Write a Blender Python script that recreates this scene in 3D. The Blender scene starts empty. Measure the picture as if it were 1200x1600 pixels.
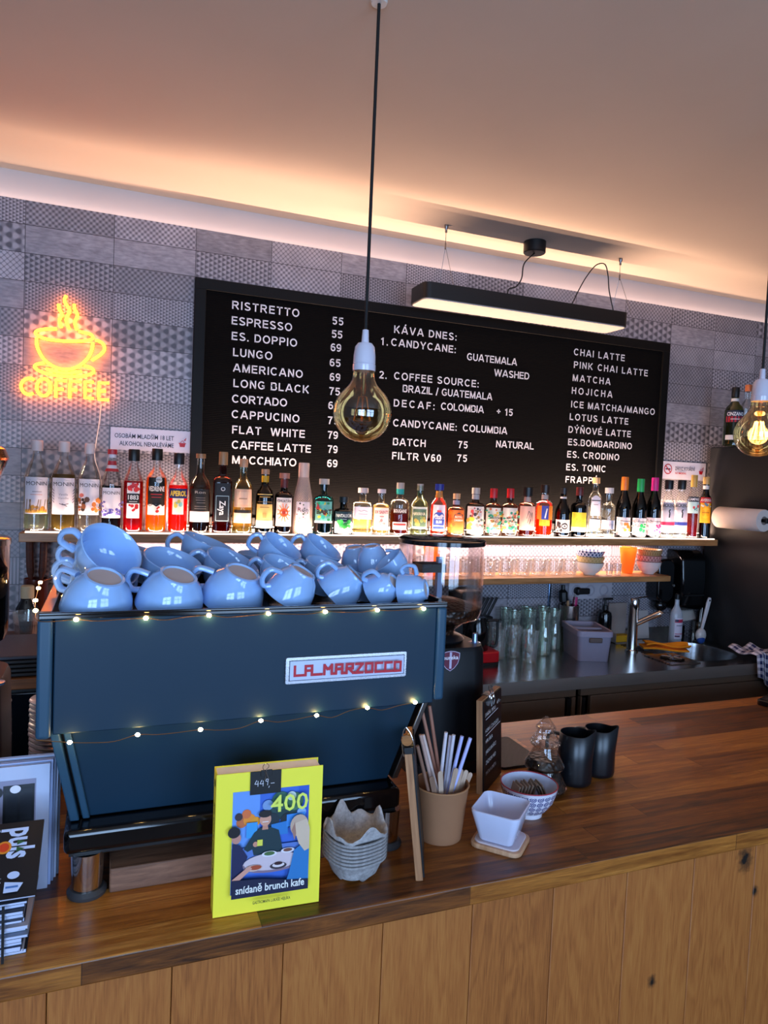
import bpy, math, random
from mathutils import Vector, Matrix, Euler
random.seed(7)
R = math.radians
SC = bpy.context.scene
COL = SC.collection

# ------------------------------------------------------------------ camera
EYE = Vector((0.0, 0.0, 1.70))
YAW, PITCH, ROLL, FPX = R(21.446), R(-2.80), R(2.463), 1090.0
_f = Vector((math.sin(YAW)*math.cos(PITCH), math.cos(YAW)*math.cos(PITCH), math.sin(PITCH)))
_r0 = Vector((math.cos(YAW), -math.sin(YAW), 0.0)); _u0 = _r0.cross(_f)
_r = math.cos(ROLL)*_r0 + math.sin(ROLL)*_u0
_u = _r.cross(_f)
cam = bpy.data.cameras.new('camera'); cam_ob = bpy.data.objects.new('camera', cam); COL.objects.link(cam_ob)
cam.sensor_fit = 'VERTICAL'; cam.sensor_height = 36.0; cam.lens = FPX/1600.0*36.0
cam.clip_start = 0.02; cam.clip_end = 60
m = Matrix(((_r.x, _u.x, -_f.x, EYE.x), (_r.y, _u.y, -_f.y, EYE.y), (_r.z, _u.z, -_f.z, EYE.z), (0, 0, 0, 1)))
cam_ob.matrix_world = m
SC.camera = cam_ob

def at(u, v, y=None, z=None, x=None):
    """where the sight line of photo pixel (u, v) meets the plane y=, z= or x= of the room"""
    d = _r*((u-600.0)/FPX) + _u*((800.0-v)/FPX) + _f
    t = y/d.y if y is not None else ((z-EYE.z)/d.z if z is not None else x/d.x)
    return EYE + d*t

# ------------------------------------------------------------------ exposure, sampling
vs = SC.view_settings
SC.display_settings.display_device = 'sRGB'
vs.view_transform = 'Standard'; vs.look = 'None'; vs.gamma = 1.0; vs.use_curve_mapping = False
vs.exposure = 0.0
cy = SC.cycles
cy.use_denoising = True
cy.max_bounces = 10; cy.diffuse_bounces = 4; cy.glossy_bounces = 5; cy.transmission_bounces = 8
cy.transparent_max_bounces = 40
cy.caustics_reflective = False; cy.caustics_refractive = False
cy.sample_clamp_indirect = 4.0
cy.blur_glossy = 0.5

# ------------------------------------------------------------------ lights
W = bpy.data.worlds.new('sky'); SC.world = W; W.use_nodes = True
W.node_tree.nodes['Background'].inputs[0].default_value = (0.35, 0.55, 1.0, 1)
W.node_tree.nodes['Background'].inputs[1].default_value = 0.8

D = 2.85            # tiled wall plane
ZC = 2.752          # ceiling
ZB = 1.0            # top of the bar
ZS = 0.93           # top of the steel worktop
SHELF_Z = 1.46
TW, TH = 0.2956, 0.09955

def area(name, loc, rot, sx, sy, power, color, spread=180):
    l = bpy.data.lights.new(name, 'AREA'); l.shape = 'RECTANGLE'; l.size = sx; l.size_y = sy
    l.energy = power; l.color = color; l.spread = R(spread)
    o = bpy.data.objects.new(name, l); COL.objects.link(o)
    o.location = loc; o.rotation_euler = rot
    return o
WIN = ((-2.0, -0.15), (0.45, 2.3)); WZ = (0.70, 2.40); WY = -2.0
for i, (xa, xb) in enumerate(WIN):       # daylight through the two street windows behind the viewer
    area('window_daylight', ((xa+xb)/2, WY-0.20, (WZ[0]+WZ[1])/2), (R(90), 0, 0), xb-xa, WZ[1]-WZ[0], (116, 82)[i], (0.43, 0.65, 1.0))
LED_WARM = (1.0, 0.66, 0.47)
LED_PINK = (1.0, 0.74, 0.66)
area('shelf_uplight', (1.52, D-0.060, SHELF_Z+0.022), (R(180+2), 0, 0), 2.6, 0.012, 62.0, LED_WARM)
area('wall_top_uplight', (0.45, D+0.030, 2.640), (R(180+4), 0, 0), 6.2, 0.012, 1.7, LED_PINK)
area('shelf_downlight', (1.30, D-0.05, SHELF_Z-0.045), (R(-6), 0, 0), 2.5, 0.012, 14.0, LED_PINK)
area('shelf_front_light', (1.28, 2.664, SHELF_Z+0.008), (R(180-12), 0, 0), 3.1, 0.010, 11.0, LED_WARM)

# ------------------------------------------------------------------ materials
def lin(c):
    if isinstance(c, str):
        c = c.lstrip('#'); c = [int(c[i:i+2], 16)/255 for i in (0, 2, 4)]
        return tuple(x/12.92 if x <= 0.04045 else ((x+0.055)/1.055)**2.4 for x in c)
    return tuple(c[:3])
MATS = {}
class NT:
    def __init__(s, name):
        s.m = bpy.data.materials.new(name); s.m.use_nodes = True
        s.t = s.m.node_tree; s.n = s.t.nodes
        s.n.clear(); s.out = s.n.new('ShaderNodeOutputMaterial')
    def node(s, ty, **kw):
        n = s.n.new(ty)
        for k, v in kw.items(): setattr(n, k, v)
        return n
    def link(s, a, b): s.t.links.new(a, b)
    def val(s, v, sock):
        if v is None: return
        if isinstance(v, bpy.types.NodeSocket): s.link(v, sock)
        elif isinstance(v, (tuple, list)) and sock.type == 'RGBA': sock.default_value = (*v[:3], 1)
        else: sock.default_value = v
    def math(s, op, a, b=None, c=None, clamp=False):
        n = s.node('ShaderNodeMath', operation=op, use_clamp=clamp)
        s.val(a, n.inputs[0]); s.val(b, n.inputs[1]); s.val(c, n.inputs[2])
        return n.outputs[0]
    def mix(s, fac, a, b, blend='MIX'):
        n = s.node('ShaderNodeMix', data_type='RGBA', blend_type=blend)
        s.val(fac, n.inputs[0]); s.val(a, n.inputs[6]); s.val(b, n.inputs[7])
        return n.outputs[2]
    def ramp(s, fac, stops):
        n = s.node('ShaderNodeValToRGB'); e = n.color_ramp.elements
        while len(e) < len(stops): e.new(0.5)
        for k, (p, c) in zip(e, stops): k.position = p; k.color = (*lin(c), 1)
        s.val(fac, n.inputs[0]); return n.outputs[0]
    def pos(s):
        return s.node('ShaderNodeNewGeometry').outputs['Position']
    def obj(s):
        return s.node('ShaderNodeTexCoord').outputs['Object']
    def sep(s, v):
        n = s.node('ShaderNodeSeparateXYZ'); s.link(v, n.inputs[0]); return n.outputs
    def comb(s, x, y, z):
        n = s.node('ShaderNodeCombineXYZ')
        for k, v in enumerate((x, y, z)): s.val(v, n.inputs[k])
        return n.outputs[0]
    def scale(s, v, sc):
        n = s.node('ShaderNodeVectorMath', operation='MULTIPLY'); s.link(v, n.inputs[0]); n.inputs[1].default_value = sc; return n.outputs[0]
    def noise(s, v, scale=5, detail=3, rough=0.5, dist=0):
        n = s.node('ShaderNodeTexNoise')
        if v is not None: s.link(v, n.inputs['Vector'])
        n.inputs['Scale'].default_value = scale; n.inputs['Detail'].default_value = detail
        n.inputs['Roughness'].default_value = rough; n.inputs['Distortion'].default_value = dist
        return n.outputs[0]
    def voro(s, v, scale, feature='F1', rnd=1.0):
        n = s.node('ShaderNodeTexVoronoi', feature=feature)
        if v is not None: s.link(v, n.inputs['Vector'])
        n.inputs['Scale'].default_value = scale; n.inputs['Randomness'].default_value = rnd
        return n
    def bump(s, h, dist=0.001, strength=0.5):
        n = s.node('ShaderNodeBump'); s.link(h, n.inputs['Height'])
        n.inputs['Distance'].default_value = dist; n.inputs['Strength'].default_value = strength
        return n.outputs[0]
    def bsdf(s, color, rough=0.5, metal=0.0, normal=None, spec=0.5, coat=0.0, emis=None, es=0.0, trans=0.0, alpha=None):
        b = s.node('ShaderNodeBsdfPrincipled')
        s.val(color, b.inputs['Base Color']); s.val(rough, b.inputs['Roughness']); s.val(metal, b.inputs['Metallic'])
        b.inputs['Specular IOR Level'].default_value = spec; b.inputs['Coat Weight'].default_value = coat
        b.inputs['Coat Roughness'].default_value = 0.05
        b.inputs['Transmission Weight'].default_value = trans
        if emis: b.inputs['Emission Color'].default_value = (*emis, 1); b.inputs['Emission Strength'].default_value = es
        if normal is not None: s.link(normal, b.inputs['Normal'])
        return b.outputs[0]
    def done(s, sh):
        s.link(sh, s.out.inputs[0]); return s.m
def solid(color, rough=0.5, metal=0.0, spec=0.5, coat=0.0, vary=0.06, scale=30.0):
    """plain material with a faint procedural mottling"""
    key = ('solid', str(color), rough, metal, spec, coat)
    if key in MATS: return MATS[key]
    t = NT('paint'); c = lin(color)
    n = t.noise(t.obj(), scale, 2)
    f = t.math('MULTIPLY_ADD', n, vary*2, 1.0-vary)
    col = t.mix(1.0, c, t.comb(f, f, f), 'MULTIPLY')
    MATS[key] = t.done(t.bsdf(col, rough, metal, spec=spec, coat=coat)); return MATS[key]
def emit(color, strength):
    key = ('emit', str(color), strength)
    if key in MATS: return MATS[key]
    t = NT('glow'); e = t.node('ShaderNodeEmission'); e.inputs[0].default_value = (*lin(color), 1); e.inputs[1].default_value = strength
    MATS[key] = t.done(e.outputs[0]); return MATS[key]
def glass(tint='#ffffff', fres=0.12, rough=0.02, body=0.0, edge=0.62):
    """thin clear or tinted glass: see-through, with mirror glints that grow towards its edges"""
    key = ('glass', tint, fres, rough, body, edge)
    if key in MATS: return MATS[key]
    t = NT('glass')
    tr = t.node('ShaderNodeBsdfTransparent'); tr.inputs[0].default_value = (*lin(tint), 1)
    gl = t.node('ShaderNodeBsdfGlossy'); gl.inputs[0].default_value = (1, 1, 1, 1); gl.inputs[1].default_value = rough
    lw = t.node('ShaderNodeLayerWeight'); lw.inputs[0].default_value = 0.35
    fac = t.math('MULTIPLY_ADD', lw.outputs['Fresnel'], edge, fres*0.2, clamp=True)
    mx = t.node('ShaderNodeMixShader'); t.link(fac, mx.inputs[0]); t.link(tr.outputs[0], mx.inputs[1]); t.link(gl.outputs[0], mx.inputs[2])
    sh = mx.outputs[0]
    if body:
        df = t.node('ShaderNodeBsdfDiffuse'); df.inputs[0].default_value = (*lin(tint), 1)
        m2 = t.node('ShaderNodeMixShader'); m2.inputs[0].default_value = body
        t.link(sh, m2.inputs[1]); t.link(df.outputs[0], m2.inputs[2]); sh = m2.outputs[0]
    MATS[key] = t.done(sh); return MATS[key]
def liquid(tint, dens=0.5):
    key = ('liquid', tint, dens)
    if key in MATS: return MATS[key]
    t = NT('liquid'); c = lin(tint)
    tr = t.node('ShaderNodeBsdfTransparent'); tr.inputs[0].default_value = (*c, 1)
    tl = t.node('ShaderNodeBsdfTranslucent'); tl.inputs[0].default_value = (*c, 1)
    df = t.node('ShaderNodeBsdfDiffuse'); df.inputs[0].default_value = (*c, 1)
    a = t.node('ShaderNodeMixShader'); a.inputs[0].default_value = 0.3; t.link(tl.outputs[0], a.inputs[1]); t.link(df.outputs[0], a.inputs[2])
    b = t.node('ShaderNodeMixShader'); b.inputs[0].default_value = dens; t.link(tr.outputs[0], b.inputs[1]); t.link(a.outputs[0], b.inputs[2])
    MATS[key] = t.done(b.outputs[0]); return MATS[key]

def m_tile():
    t = NT('patterned_tile'); x, y, z = t.sep(t.pos())
    X = t.math('DIVIDE', t.math('SUBTRACT', x, -0.3055), TW); Z = t.math('DIVIDE', t.math('SUBTRACT', 2.549, z), TH)
    ix = t.math('FLOOR', X); iz = t.math('FLOOR', Z); fx = t.math('FRACT', X); fz = t.math('FRACT', Z)
    wn = t.node('ShaderNodeTexWhiteNoise', noise_dimensions='2D'); t.link(t.comb(ix, iz, 0), wn.inputs['Vector'])
    r = wn.outputs['Value']; rc = t.sep(wn.outputs['Color'])
    def sn(v): return t.math('SINE', v)
    def lc(a, b): return t.math('ADD', t.math('MULTIPLY', x, a), t.math('MULTIPLY', z, b))
    k = 2*math.pi
    dots = t.math('MULTIPLY', sn(lc(k/.021, 0)), sn(lc(0, k/.021)))
    dia = t.math('MULTIPLY', sn(lc(k/.04, k/.04)), sn(lc(k/.04, -k/.04)))
    dia = t.math('SUBTRACT', t.math('MULTIPLY', t.math('POWER', t.math('ABSOLUTE', dia), 0.5), 2.6), 1.0)
    lines = sn(lc(k/.012, 0))
    h = lambda p: t.math('MULTIPLY', t.math('ADD', t.math('ADD', sn(lc(k/p, 0)), sn(lc(.5*k/p, .866*k/p))), sn(lc(-.5*k/p, .866*k/p))), 0.8)
    hexa = h(.0165); hexb = t.math('MULTIPLY', h(.030), -1.0); hexc = h(.011)
    plain = t.math('MULTIPLY_ADD', t.noise(t.scale(t.pos(), (4, 4, 14)), 9, 4), 2.2, -0.9)
    v = plain
    for th, p in ((0.80, lines), (0.72, dots), (0.58, hexc), (0.46, hexb), (0.32, dia), (0.16, hexa)):
        sel = t.math('GREATER_THAN', r, th)
        mx = t.node('ShaderNodeMix', data_type='FLOAT'); t.link(sel, mx.inputs[0]); t.link(p, mx.inputs[2]); t.link(v, mx.inputs[3]); v = mx.outputs[0]
    f = t.math('MULTIPLY_ADD', v, 0.55, 0.5, clamp=True)
    wear = t.noise(t.pos(), 14, 4)
    f = t.math('MULTIPLY', f, t.math('MULTIPLY_ADD', wear, 0.9, 0.45), clamp=True)
    col = t.mix(f, lin('#625e66'), lin('#b9b3ba'))
    br = t.math('MULTIPLY_ADD', rc[1], 0.45, 0.72)
    col = t.mix(1.0, col, t.comb(br, br, br), 'MULTIPLY')
    g = t.math('MAXIMUM', t.math('LESS_THAN', fx, 0.007), t.math('LESS_THAN', fz, 0.022))
    col = t.mix(g, col, lin('#3a353b'))
    nrm = t.bump(t.math('SUBTRACT', 1.0, g), 0.0015, 0.6)
    rough = t.math('MULTIPLY_ADD', f, 0.15, 0.38)
    return t.done(t.bsdf(col, rough, 0, nrm))
def m_plaster(col='#d8cdc8'):
    t = NT('plaster'); n = t.noise(t.pos(), 3, 5)
    f = t.math('MULTIPLY_ADD', n, 0.12, 0.94)
    c = t.mix(1.0, lin(col), t.comb(f, f, f), 'MULTIPLY')
    return t.done(t.bsdf(c, 0.85, 0, t.bump(t.noise(t.pos(), 60, 4), 0.001, 0.25)))
def m_butcher():
    t = NT('butcher_block'); x, y, z = t.sep(t.pos())
    row = t.math('FLOOR', t.math('DIVIDE', t.math('ADD', y, t.math('MULTIPLY', z, 1.0)), 0.058))
    w1 = t.node('ShaderNodeTexWhiteNoise', noise_dimensions='1D'); t.link(row, w1.inputs['W'])
    xs = t.math('DIVIDE', t.math('ADD', x, t.math('MULTIPLY', w1.outputs[0], 3.0)), 0.62)
    ix = t.math('FLOOR', xs); fx = t.math('FRACT', xs)
    fy = t.math('FRACT', t.math('DIVIDE', t.math('ADD', y, z), 0.058))
    w2 = t.node('ShaderNodeTexWhiteNoise', noise_dimensions='2D'); t.link(t.comb(ix, row, 0), w2.inputs['Vector'])
    rv = w2.outputs[0]
    off = t.comb(t.math('MULTIPLY', rv, 7.0), t.math('MULTIPLY', rv, 3.0), 0)
    va = t.node('ShaderNodeVectorMath', operation='ADD'); t.link(t.scale(t.pos(), (2.2, 30, 30)), va.inputs[0]); t.link(off, va.inputs[1])
    grain = t.noise(va.outputs[0], 2.2, 6, 0.62, 0.9)
    fine = t.noise(t.scale(t.pos(), (8, 160, 160)), 3, 3, 0.6)
    tone = t.math('ADD', t.math('MULTIPLY', rv, 0.55), t.math('MULTIPLY_ADD', grain, 0.95, -0.2))
    col = t.ramp(tone, ((0.18, '#3c2010'), (0.45, '#7e4618'), (0.72, '#ac6a28'), (1.0, '#d89a4c')))
    d = t.math('MULTIPLY_ADD', fine, 1.1, 0.45); col = t.mix(1.0, col, t.comb(d, d, d), 'MULTIPLY')
    seam = t.math('MAXIMUM', t.math('LESS_THAN', fx, 0.003), t.math('LESS_THAN', fy, 0.018))
    col = t.mix(t.math('MULTIPLY', seam, 0.6), col, lin('#3a2010'))
    return t.done(t.bsdf(col, t.math('MULTIPLY_ADD', grain, 0.2, 0.30), 0, t.bump(fine, 0.0006, 0.3), coat=0.05))
def m_oak(plank=0.171, x0=-0.069, tone=('#66310f', '#a8622a', '#c4803c'), knots=()):
    t = NT('oak_boards'); x, y, z = t.sep(t.pos())
    ip = t.math('FLOOR', t.math('DIVIDE', t.math('SUBTRACT', x, x0), plank))
    w = t.node('ShaderNodeTexWhiteNoise', noise_dimensions='1D'); t.link(ip, w.inputs['W']); rv = w.outputs[0]
    off = t.comb(t.math('MULTIPLY', rv, 3.1), 0, t.math('MULTIPLY', rv, 9.0))
    sc = t.node('ShaderNodeVectorMath', operation='ADD'); t.link(t.scale(t.pos(), (9, 9, 1.1)), sc.inputs[0]); t.link(off, sc.inputs[1])
    big = t.noise(sc.outputs[0], 1.6, 3, 0.5, 1.2)
    rings = t.math('SINE', t.math('MULTIPLY', big, 55.0))
    fine = t.noise(t.scale(t.pos(), (170, 170, 7)), 2.5, 3, 0.6)
    tn = t.math('ADD', t.math('MULTIPLY', rings, 0.07), t.math('MULTIPLY_ADD', fine, 0.70, t.math('MULTIPLY_ADD', rv, 0.12, 0.12)))
    col = t.ramp(tn, ((0.1, tone[0]), (0.5, tone[1]), (0.95, tone[2])))
    for (kx, kz, ks) in knots:
        dx = t.math('DIVIDE', t.math('SUBTRACT', x, kx), ks); dz = t.math('DIVIDE', t.math('SUBTRACT', z, kz), ks*1.5)
        dd = t.math('SQRT', t.math('ADD', t.math('MULTIPLY', dx, dx), t.math('MULTIPLY', dz, dz)))
        dd = t.math('ADD', dd, t.math('MULTIPLY_ADD', t.noise(t.pos(), 90, 3), 1.4, -0.7))
        col = t.mix(t.math('SUBTRACT', 1.25, dd, clamp=True), col, lin('#171009'))
    return t.done(t.bsdf(col, 0.5, 0, t.bump(fine, 0.0005, 0.3)))
def m_wood(tone, scale=(3, 40, 40), rough=0.5):
    key = ('wood', tone, scale, rough)
    if key in MATS: return MATS[key]
    t = NT('wood'); n = t.noise(t.scale(t.obj(), scale), 2.0, 5, 0.6, 0.6)
    MATS[key] = t.done(t.bsdf(t.ramp(n, ((0.25, tone[0]), (0.6, tone[1]), (0.9, tone[2]))), rough, 0, t.bump(n, 0.0006, 0.3))); return MATS[key]
def m_steel(col='#c4c0bd', rough=0.21, stretch=(2, 90, 90)):
    key = ('steel', col, rough, stretch)
    if key in MATS: return MATS[key]
    t = NT('steel'); n = t.noise(t.scale(t.pos(), stretch), 4, 3)
    r = t.math('MULTIPLY_ADD', n, 0.10, rough-0.03)
    MATS[key] = t.done(t.bsdf(lin(col), r, 1.0)); return MATS[key]
def m_beans():
    if 'beans' in MATS: return MATS['beans']
    t = NT('coffee_beans'); v = t.voro(t.obj(), 95); c = t.ramp(v.outputs['Distance'], ((0.0, '#5a3a26'), (0.45, '#2c1a10'), (0.8, '#0c0705')))
    MATS['beans'] = t.done(t.bsdf(c, 0.35, 0, t.bump(v.outputs['Distance'], 0.004, 1.0))); return MATS['beans']
def m_pulp():
    if 'pulp' in MATS: return MATS['pulp']
    t = NT('moulded_pulp'); n = t.noise(t.obj(), 120, 5, 0.7)
    MATS['pulp'] = t.done(t.bsdf(t.ramp(n, ((0.3, '#8f8a88'), (0.7, '#bdb8b6'))), 0.95, 0, t.bump(n, 0.002, 0.6))); return MATS['pulp']
def m_check(c1, c2, size=0.018):
    t = NT('checked_cloth'); x, y, z = t.sep(t.node('ShaderNodeTexCoord').outputs['UV'])
    a = t.math('GREATER_THAN', t.math('FRACT', t.math('DIVIDE', x, size)), 0.5); b = t.math('GREATER_THAN', t.math('FRACT', t.math('DIVIDE', y, size)), 0.5)
    s = t.math('MULTIPLY', t.math('ADD', a, b), 0.5)
    return t.done(t.bsdf(t.mix(s, lin(c1), lin(c2)), 0.9))
# ------------------------------------------------------------------ mesh helpers
class MB:
    def __init__(s): s.v = []; s.f = []; s.m = []; s.uv = {}
    def add(s, vs_, fs, M=None, mi=0):
        o = len(s.v)
        for p in vs_:
            p = Vector(p); s.v.append(tuple(M @ p) if M else tuple(p))
        for f in fs: s.f.append(tuple(i+o for i in f)); s.m.append(mi)
        return s
    def box(s, a, b, M=None, mi=0):
        (x0, y0, z0), (x1, y1, z1) = a, b
        return s.add([(x0,y0,z0),(x1,y0,z0),(x1,y1,z0),(x0,y1,z0),(x0,y0,z1),(x1,y0,z1),(x1,y1,z1),(x0,y1,z1)],
                     [(0,3,2,1),(4,5,6,7),(0,1,5,4),(1,2,6,5),(2,3,7,6),(3,0,4,7)], M, mi)
    def lathe(s, prof, seg=32, M=None, mi=0, pw=2.0, sy=1.0, wob=None):
        """profile of (r, z); pw > 2 squares the section"""
        vs_, fs, n = [], [], len(prof)
        for k in range(seg):
            a = 2*math.pi*(k+0.5)/seg; c, d = math.cos(a), math.sin(a)
            q = 1.0 if pw == 2.0 else (abs(c)**pw+abs(d)**pw)**(-1.0/pw)
            for (r, z) in prof:
                rr = r*q; dz = wob(a, r, z) if wob else 0
                vs_.append((rr*c, rr*d*sy, z+dz))
        for k in range(seg):
            k2 = (k+1) % seg
            for i in range(n-1):
                r0, r1 = prof[i][0], prof[i+1][0]
                a, b, c, d = k*n+i, k2*n+i, k2*n+i+1, k*n+i+1
                if r0 < 1e-7 and r1 < 1e-7: continue
                if r0 < 1e-7: fs.append((a, c, d))
                elif r1 < 1e-7: fs.append((a, b, c))
                else: fs.append((a, b, c, d))
        return s.add(vs_, fs, M, mi)
    def tube(s, pts, r, seg=8, closed=False, M=None, mi=0, caps=True):
        pts = [Vector(p) for p in pts]; n = len(pts); rs = r if isinstance(r, (list, tuple)) else [r]*n
        vs_, fs = [], []; prev = None
        for i, p in enumerate(pts):
            if closed: t = pts[(i+1) % n]-pts[i-1]
            else: t = pts[min(i+1, n-1)]-pts[max(i-1, 0)]
            t.normalize()
            if prev is None:
                ref = Vector((0, 0, 1)) if abs(t.z) < 0.9 else Vector((1, 0, 0))
                nx = t.cross(ref).normalized()
            else:
                nx = prev - t*prev.dot(t)
                nx = nx.normalized() if nx.length > 1e-6 else prev
            prev = nx; ny = t.cross(nx)
            for k in range(seg):
                a = 2*math.pi*k/seg; vs_.append(p + (nx*math.cos(a)+ny*math.sin(a))*rs[i])
        for i in range(n if closed else n-1):
            j = (i+1) % n
            for k in range(seg):
                k2 = (k+1) % seg; fs.append((i*seg+k, i*seg+k2, j*seg+k2, j*seg+k))
        if caps and not closed:
            fs.append(tuple(range(seg))[::-1]); fs.append(tuple((n-1)*seg+k for k in range(seg)))
        return s.add(vs_, fs, M, mi)
    def prism(s, poly, z0, z1, M=None, mi=0):
        n = len(poly)
        vs_ = [(x, y, z0) for x, y in poly]+[(x, y, z1) for x, y in poly]
        fs = [tuple(range(n))[::-1], tuple(range(n, 2*n))]+[(i, (i+1) % n, n+(i+1) % n, n+i) for i in range(n)]
        return s.add(vs_, fs, M, mi)
    def sphere(s, c, r, M=None, mi=0, seg=16, rings=10, sc=(1, 1, 1)):
        prof = [(r*math.sin(math.pi*i/rings), -r*math.cos(math.pi*i/rings)) for i in range(rings+1)]
        prof[0] = (0, -r); prof[-1] = (0, r)
        T = Matrix.Translation(c) @ Matrix.Diagonal((*sc, 1))
        return s.lathe(prof, seg, (M @ T) if M else T, mi)
    def grid(s, fn, nu, nv, M=None, mi=0, uv=False):
        o = len(s.v)
        vs_ = [fn(i/nu, j/nv) for j in range(nv+1) for i in range(nu+1)]
        fs = [(j*(nu+1)+i, j*(nu+1)+i+1, (j+1)*(nu+1)+i+1, (j+1)*(nu+1)+i) for j in range(nv) for i in range(nu)]
        if uv:
            for j in range(nv+1):
                for i in range(nu+1): s.uv[o+j*(nu+1)+i] = (i/nu, j/nv)
        return s.add(vs_, fs, M, mi)
    def build(s, name, mats, parent=None, bevel=0, seg=2, smooth=35, loc=None, rot=None, solid_=0):
        me = bpy.data.meshes.new(name); me.from_pydata([tuple(v) for v in s.v], [], s.f)
        mats = mats if isinstance(mats, (list, tuple)) else [mats]
        for q in mats: me.materials.append(q)
        if len(mats) > 1: me.polygons.foreach_set('material_index', s.m)
        if s.uv:
            L = me.uv_layers.new(name='UVMap')
            for l in me.loops: L.data[l.index].uv = s.uv.get(l.vertex_index, (0, 0))
        if smooth:
            me.polygons.foreach_set('use_smooth', [True]*len(me.polygons)); me.set_sharp_from_angle(angle=R(smooth))
        me.validate(); me.update()
        o = bpy.data.objects.new(name, me); COL.objects.link(o)
        if parent: o.parent = parent
        if loc is not None: o.location = loc
        if rot is not None: o.rotation_euler = rot
        if solid_:
            q = o.modifiers.new('thickness', 'SOLIDIFY'); q.thickness = solid_; q.offset = 0
        if bevel:
            q = o.modifiers.new('edge', 'BEVEL'); q.width = bevel; q.segments = seg; q.limit_method = 'ANGLE'; q.angle_limit = R(40)
        return o

def empty(name, loc=(0, 0, 0), label=None, cat=None, group=None, rot=(0, 0, 0)):
    o = bpy.data.objects.new(name, None); o.empty_display_size = 0.02; COL.objects.link(o)
    o.location = loc; o.rotation_euler = rot
    return tag(o, label, cat, group)
def tag(o, label=None, cat=None, group=None, kind=None):
    if label: o['label'] = label
    if cat: o['category'] = cat
    if group: o['group'] = group
    if kind: o['kind'] = kind
    return o
def struct(o): o['kind'] = 'structure'; return o
def dup(root, loc=None, rot=None, label=None, group=None, matrix=None):
    r = root.copy(); COL.objects.link(r)
    if loc is not None: r.location = loc
    if rot is not None: r.rotation_euler = rot
    if matrix is not None: r.matrix_world = matrix
    tag(r, label, None, group)
    for ch in list(root.children):
        c = ch.copy(); COL.objects.link(c); c.parent = r
        for g in list(ch.children):
            d = g.copy(); COL.objects.link(d); d.parent = c
    return r
def smoothpath(pts, n=6, closed=False):
    P = [Vector(p) for p in pts]; out = []; N = len(P)
    rng = range(N if closed else N-1)
    for i in rng:
        p0 = P[i-1] if (closed or i > 0) else P[0]; p1 = P[i]; p2 = P[(i+1) % N]; p3 = P[(i+2) % N] if (closed or i+2 < N) else P[-1]
        for k in range(n):
            t = k/n
            out.append(0.5*((2*p1)+(-p0+p2)*t+(2*p0-5*p1+4*p2-p3)*t*t+(-p0+3*p1-3*p2+p3)*t**3))
    if not closed: out.append(P[-1])
    return out

# lettering: flat glyph outlines, cap height 1
_TX = {}
def glyphs(s, bold=0.012, space=1.0):
    k = (s, bold, space)
    if k in _TX: return _TX[k]
    c = bpy.data.curves.new('letters', 'FONT'); c.body = s; c.size = 1.0; c.offset = bold; c.space_character = space
    c.resolution_u = 2; c.fill_mode = 'FRONT'
    o = bpy.data.objects.new('letters', c)
    me = o.to_mesh()
    vs_ = [(v.co.x, v.co.y) for v in me.vertices]; fs = [tuple(p.vertices) for p in me.polygons]
    o.to_mesh_clear(); bpy.data.objects.remove(o); bpy.data.curves.remove(c)
    if s != 'H' and vs_:
        hv, _ = glyphs('H', 0.0)
        h = max(y for _, y in hv); x0 = min(x for x, _ in vs_)
        vs_ = [((x-x0)/h, y/h) for x, y in vs_]
    _TX[k] = (vs_, fs); return _TX[k]
def text_w(s, **k):
    v, _ = glyphs(s, **k); return max(x for x, _ in v)

class Label:
    """flat artwork in (u, v) metres, mapped by wrap(u, v, lift) onto a surface"""
    def __init__(s, wrap): s.mb = MB(); s.mats = []; s.wrap = wrap; s.n = 0
    def mi(s, mat):
        if mat not in s.mats: s.mats.append(mat)
        return s.mats.index(mat)
    def lift(s): s.n += 1; return 0.00025*s.n
    def faces(s, v, f, mat):
        L = s.lift(); s.mb.add([s.wrap(a, b, L) for a, b in v], f, None, s.mi(mat)); return s
    def text(s, str_, u, v, h, mat, align='c', bold=0.012, sx=1.0, space=1.0, rot=0, width=None):
        g, f = glyphs(str_, bold, space); w = max(x for x, _ in g)
        if width: sx = width/(w*h)
        o = {'c': -w/2, 'l': 0, 'r': -w}[align]
        c, d = math.cos(rot), math.sin(rot)
        pts = [((x+o)*h*sx, y*h) for x, y in g]
        return s.faces([(u+x*c-y*d, v+x*d+y*c) for x, y in pts], f, mat)
    def rect(s, u0, u1, v0, v1, mat, n=6):
        vs_ = [(u0+(u1-u0)*i/n, v) for v in (v0, v1) for i in range(n+1)]
        return s.faces(vs_, [(i, i+1, n+2+i, n+1+i) for i in range(n)], mat)
    def disc(s, u, v, r, mat, sy=1.0, n=20, a0=0, a1=360):
        vs_ = [(u, v)]+[(u+r*math.cos(R(a0+(a1-a0)*i/n)), v+r*sy*math.sin(R(a0+(a1-a0)*i/n))) for i in range(n+1)]
        return s.faces(vs_, [(0, i+1, i+2) for i in range(n)], mat)
    def poly(s, pts, mat): return s.faces(pts, [tuple(range(len(pts)))], mat)
    def line(s, pts, w, mat):
        for (a, b), (c, d) in zip(pts[:-1], pts[1:]):
            L = math.hypot(c-a, d-b) or 1; nx, ny = -(d-b)/L*w/2, (c-a)/L*w/2
            s.mb.add([s.wrap(*p, 0.00025*(s.n+1)) for p in ((a-nx, b-ny), (c-nx, d-ny), (c+nx, d+ny), (a+nx, b+ny))], [(0, 1, 2, 3)], None, s.mi(mat))
        s.n += 1; return s
    def build(s, name, parent, **k):
        return s.mb.build(name, s.mats, parent, smooth=0, **k) if s.mb.f else None
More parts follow.
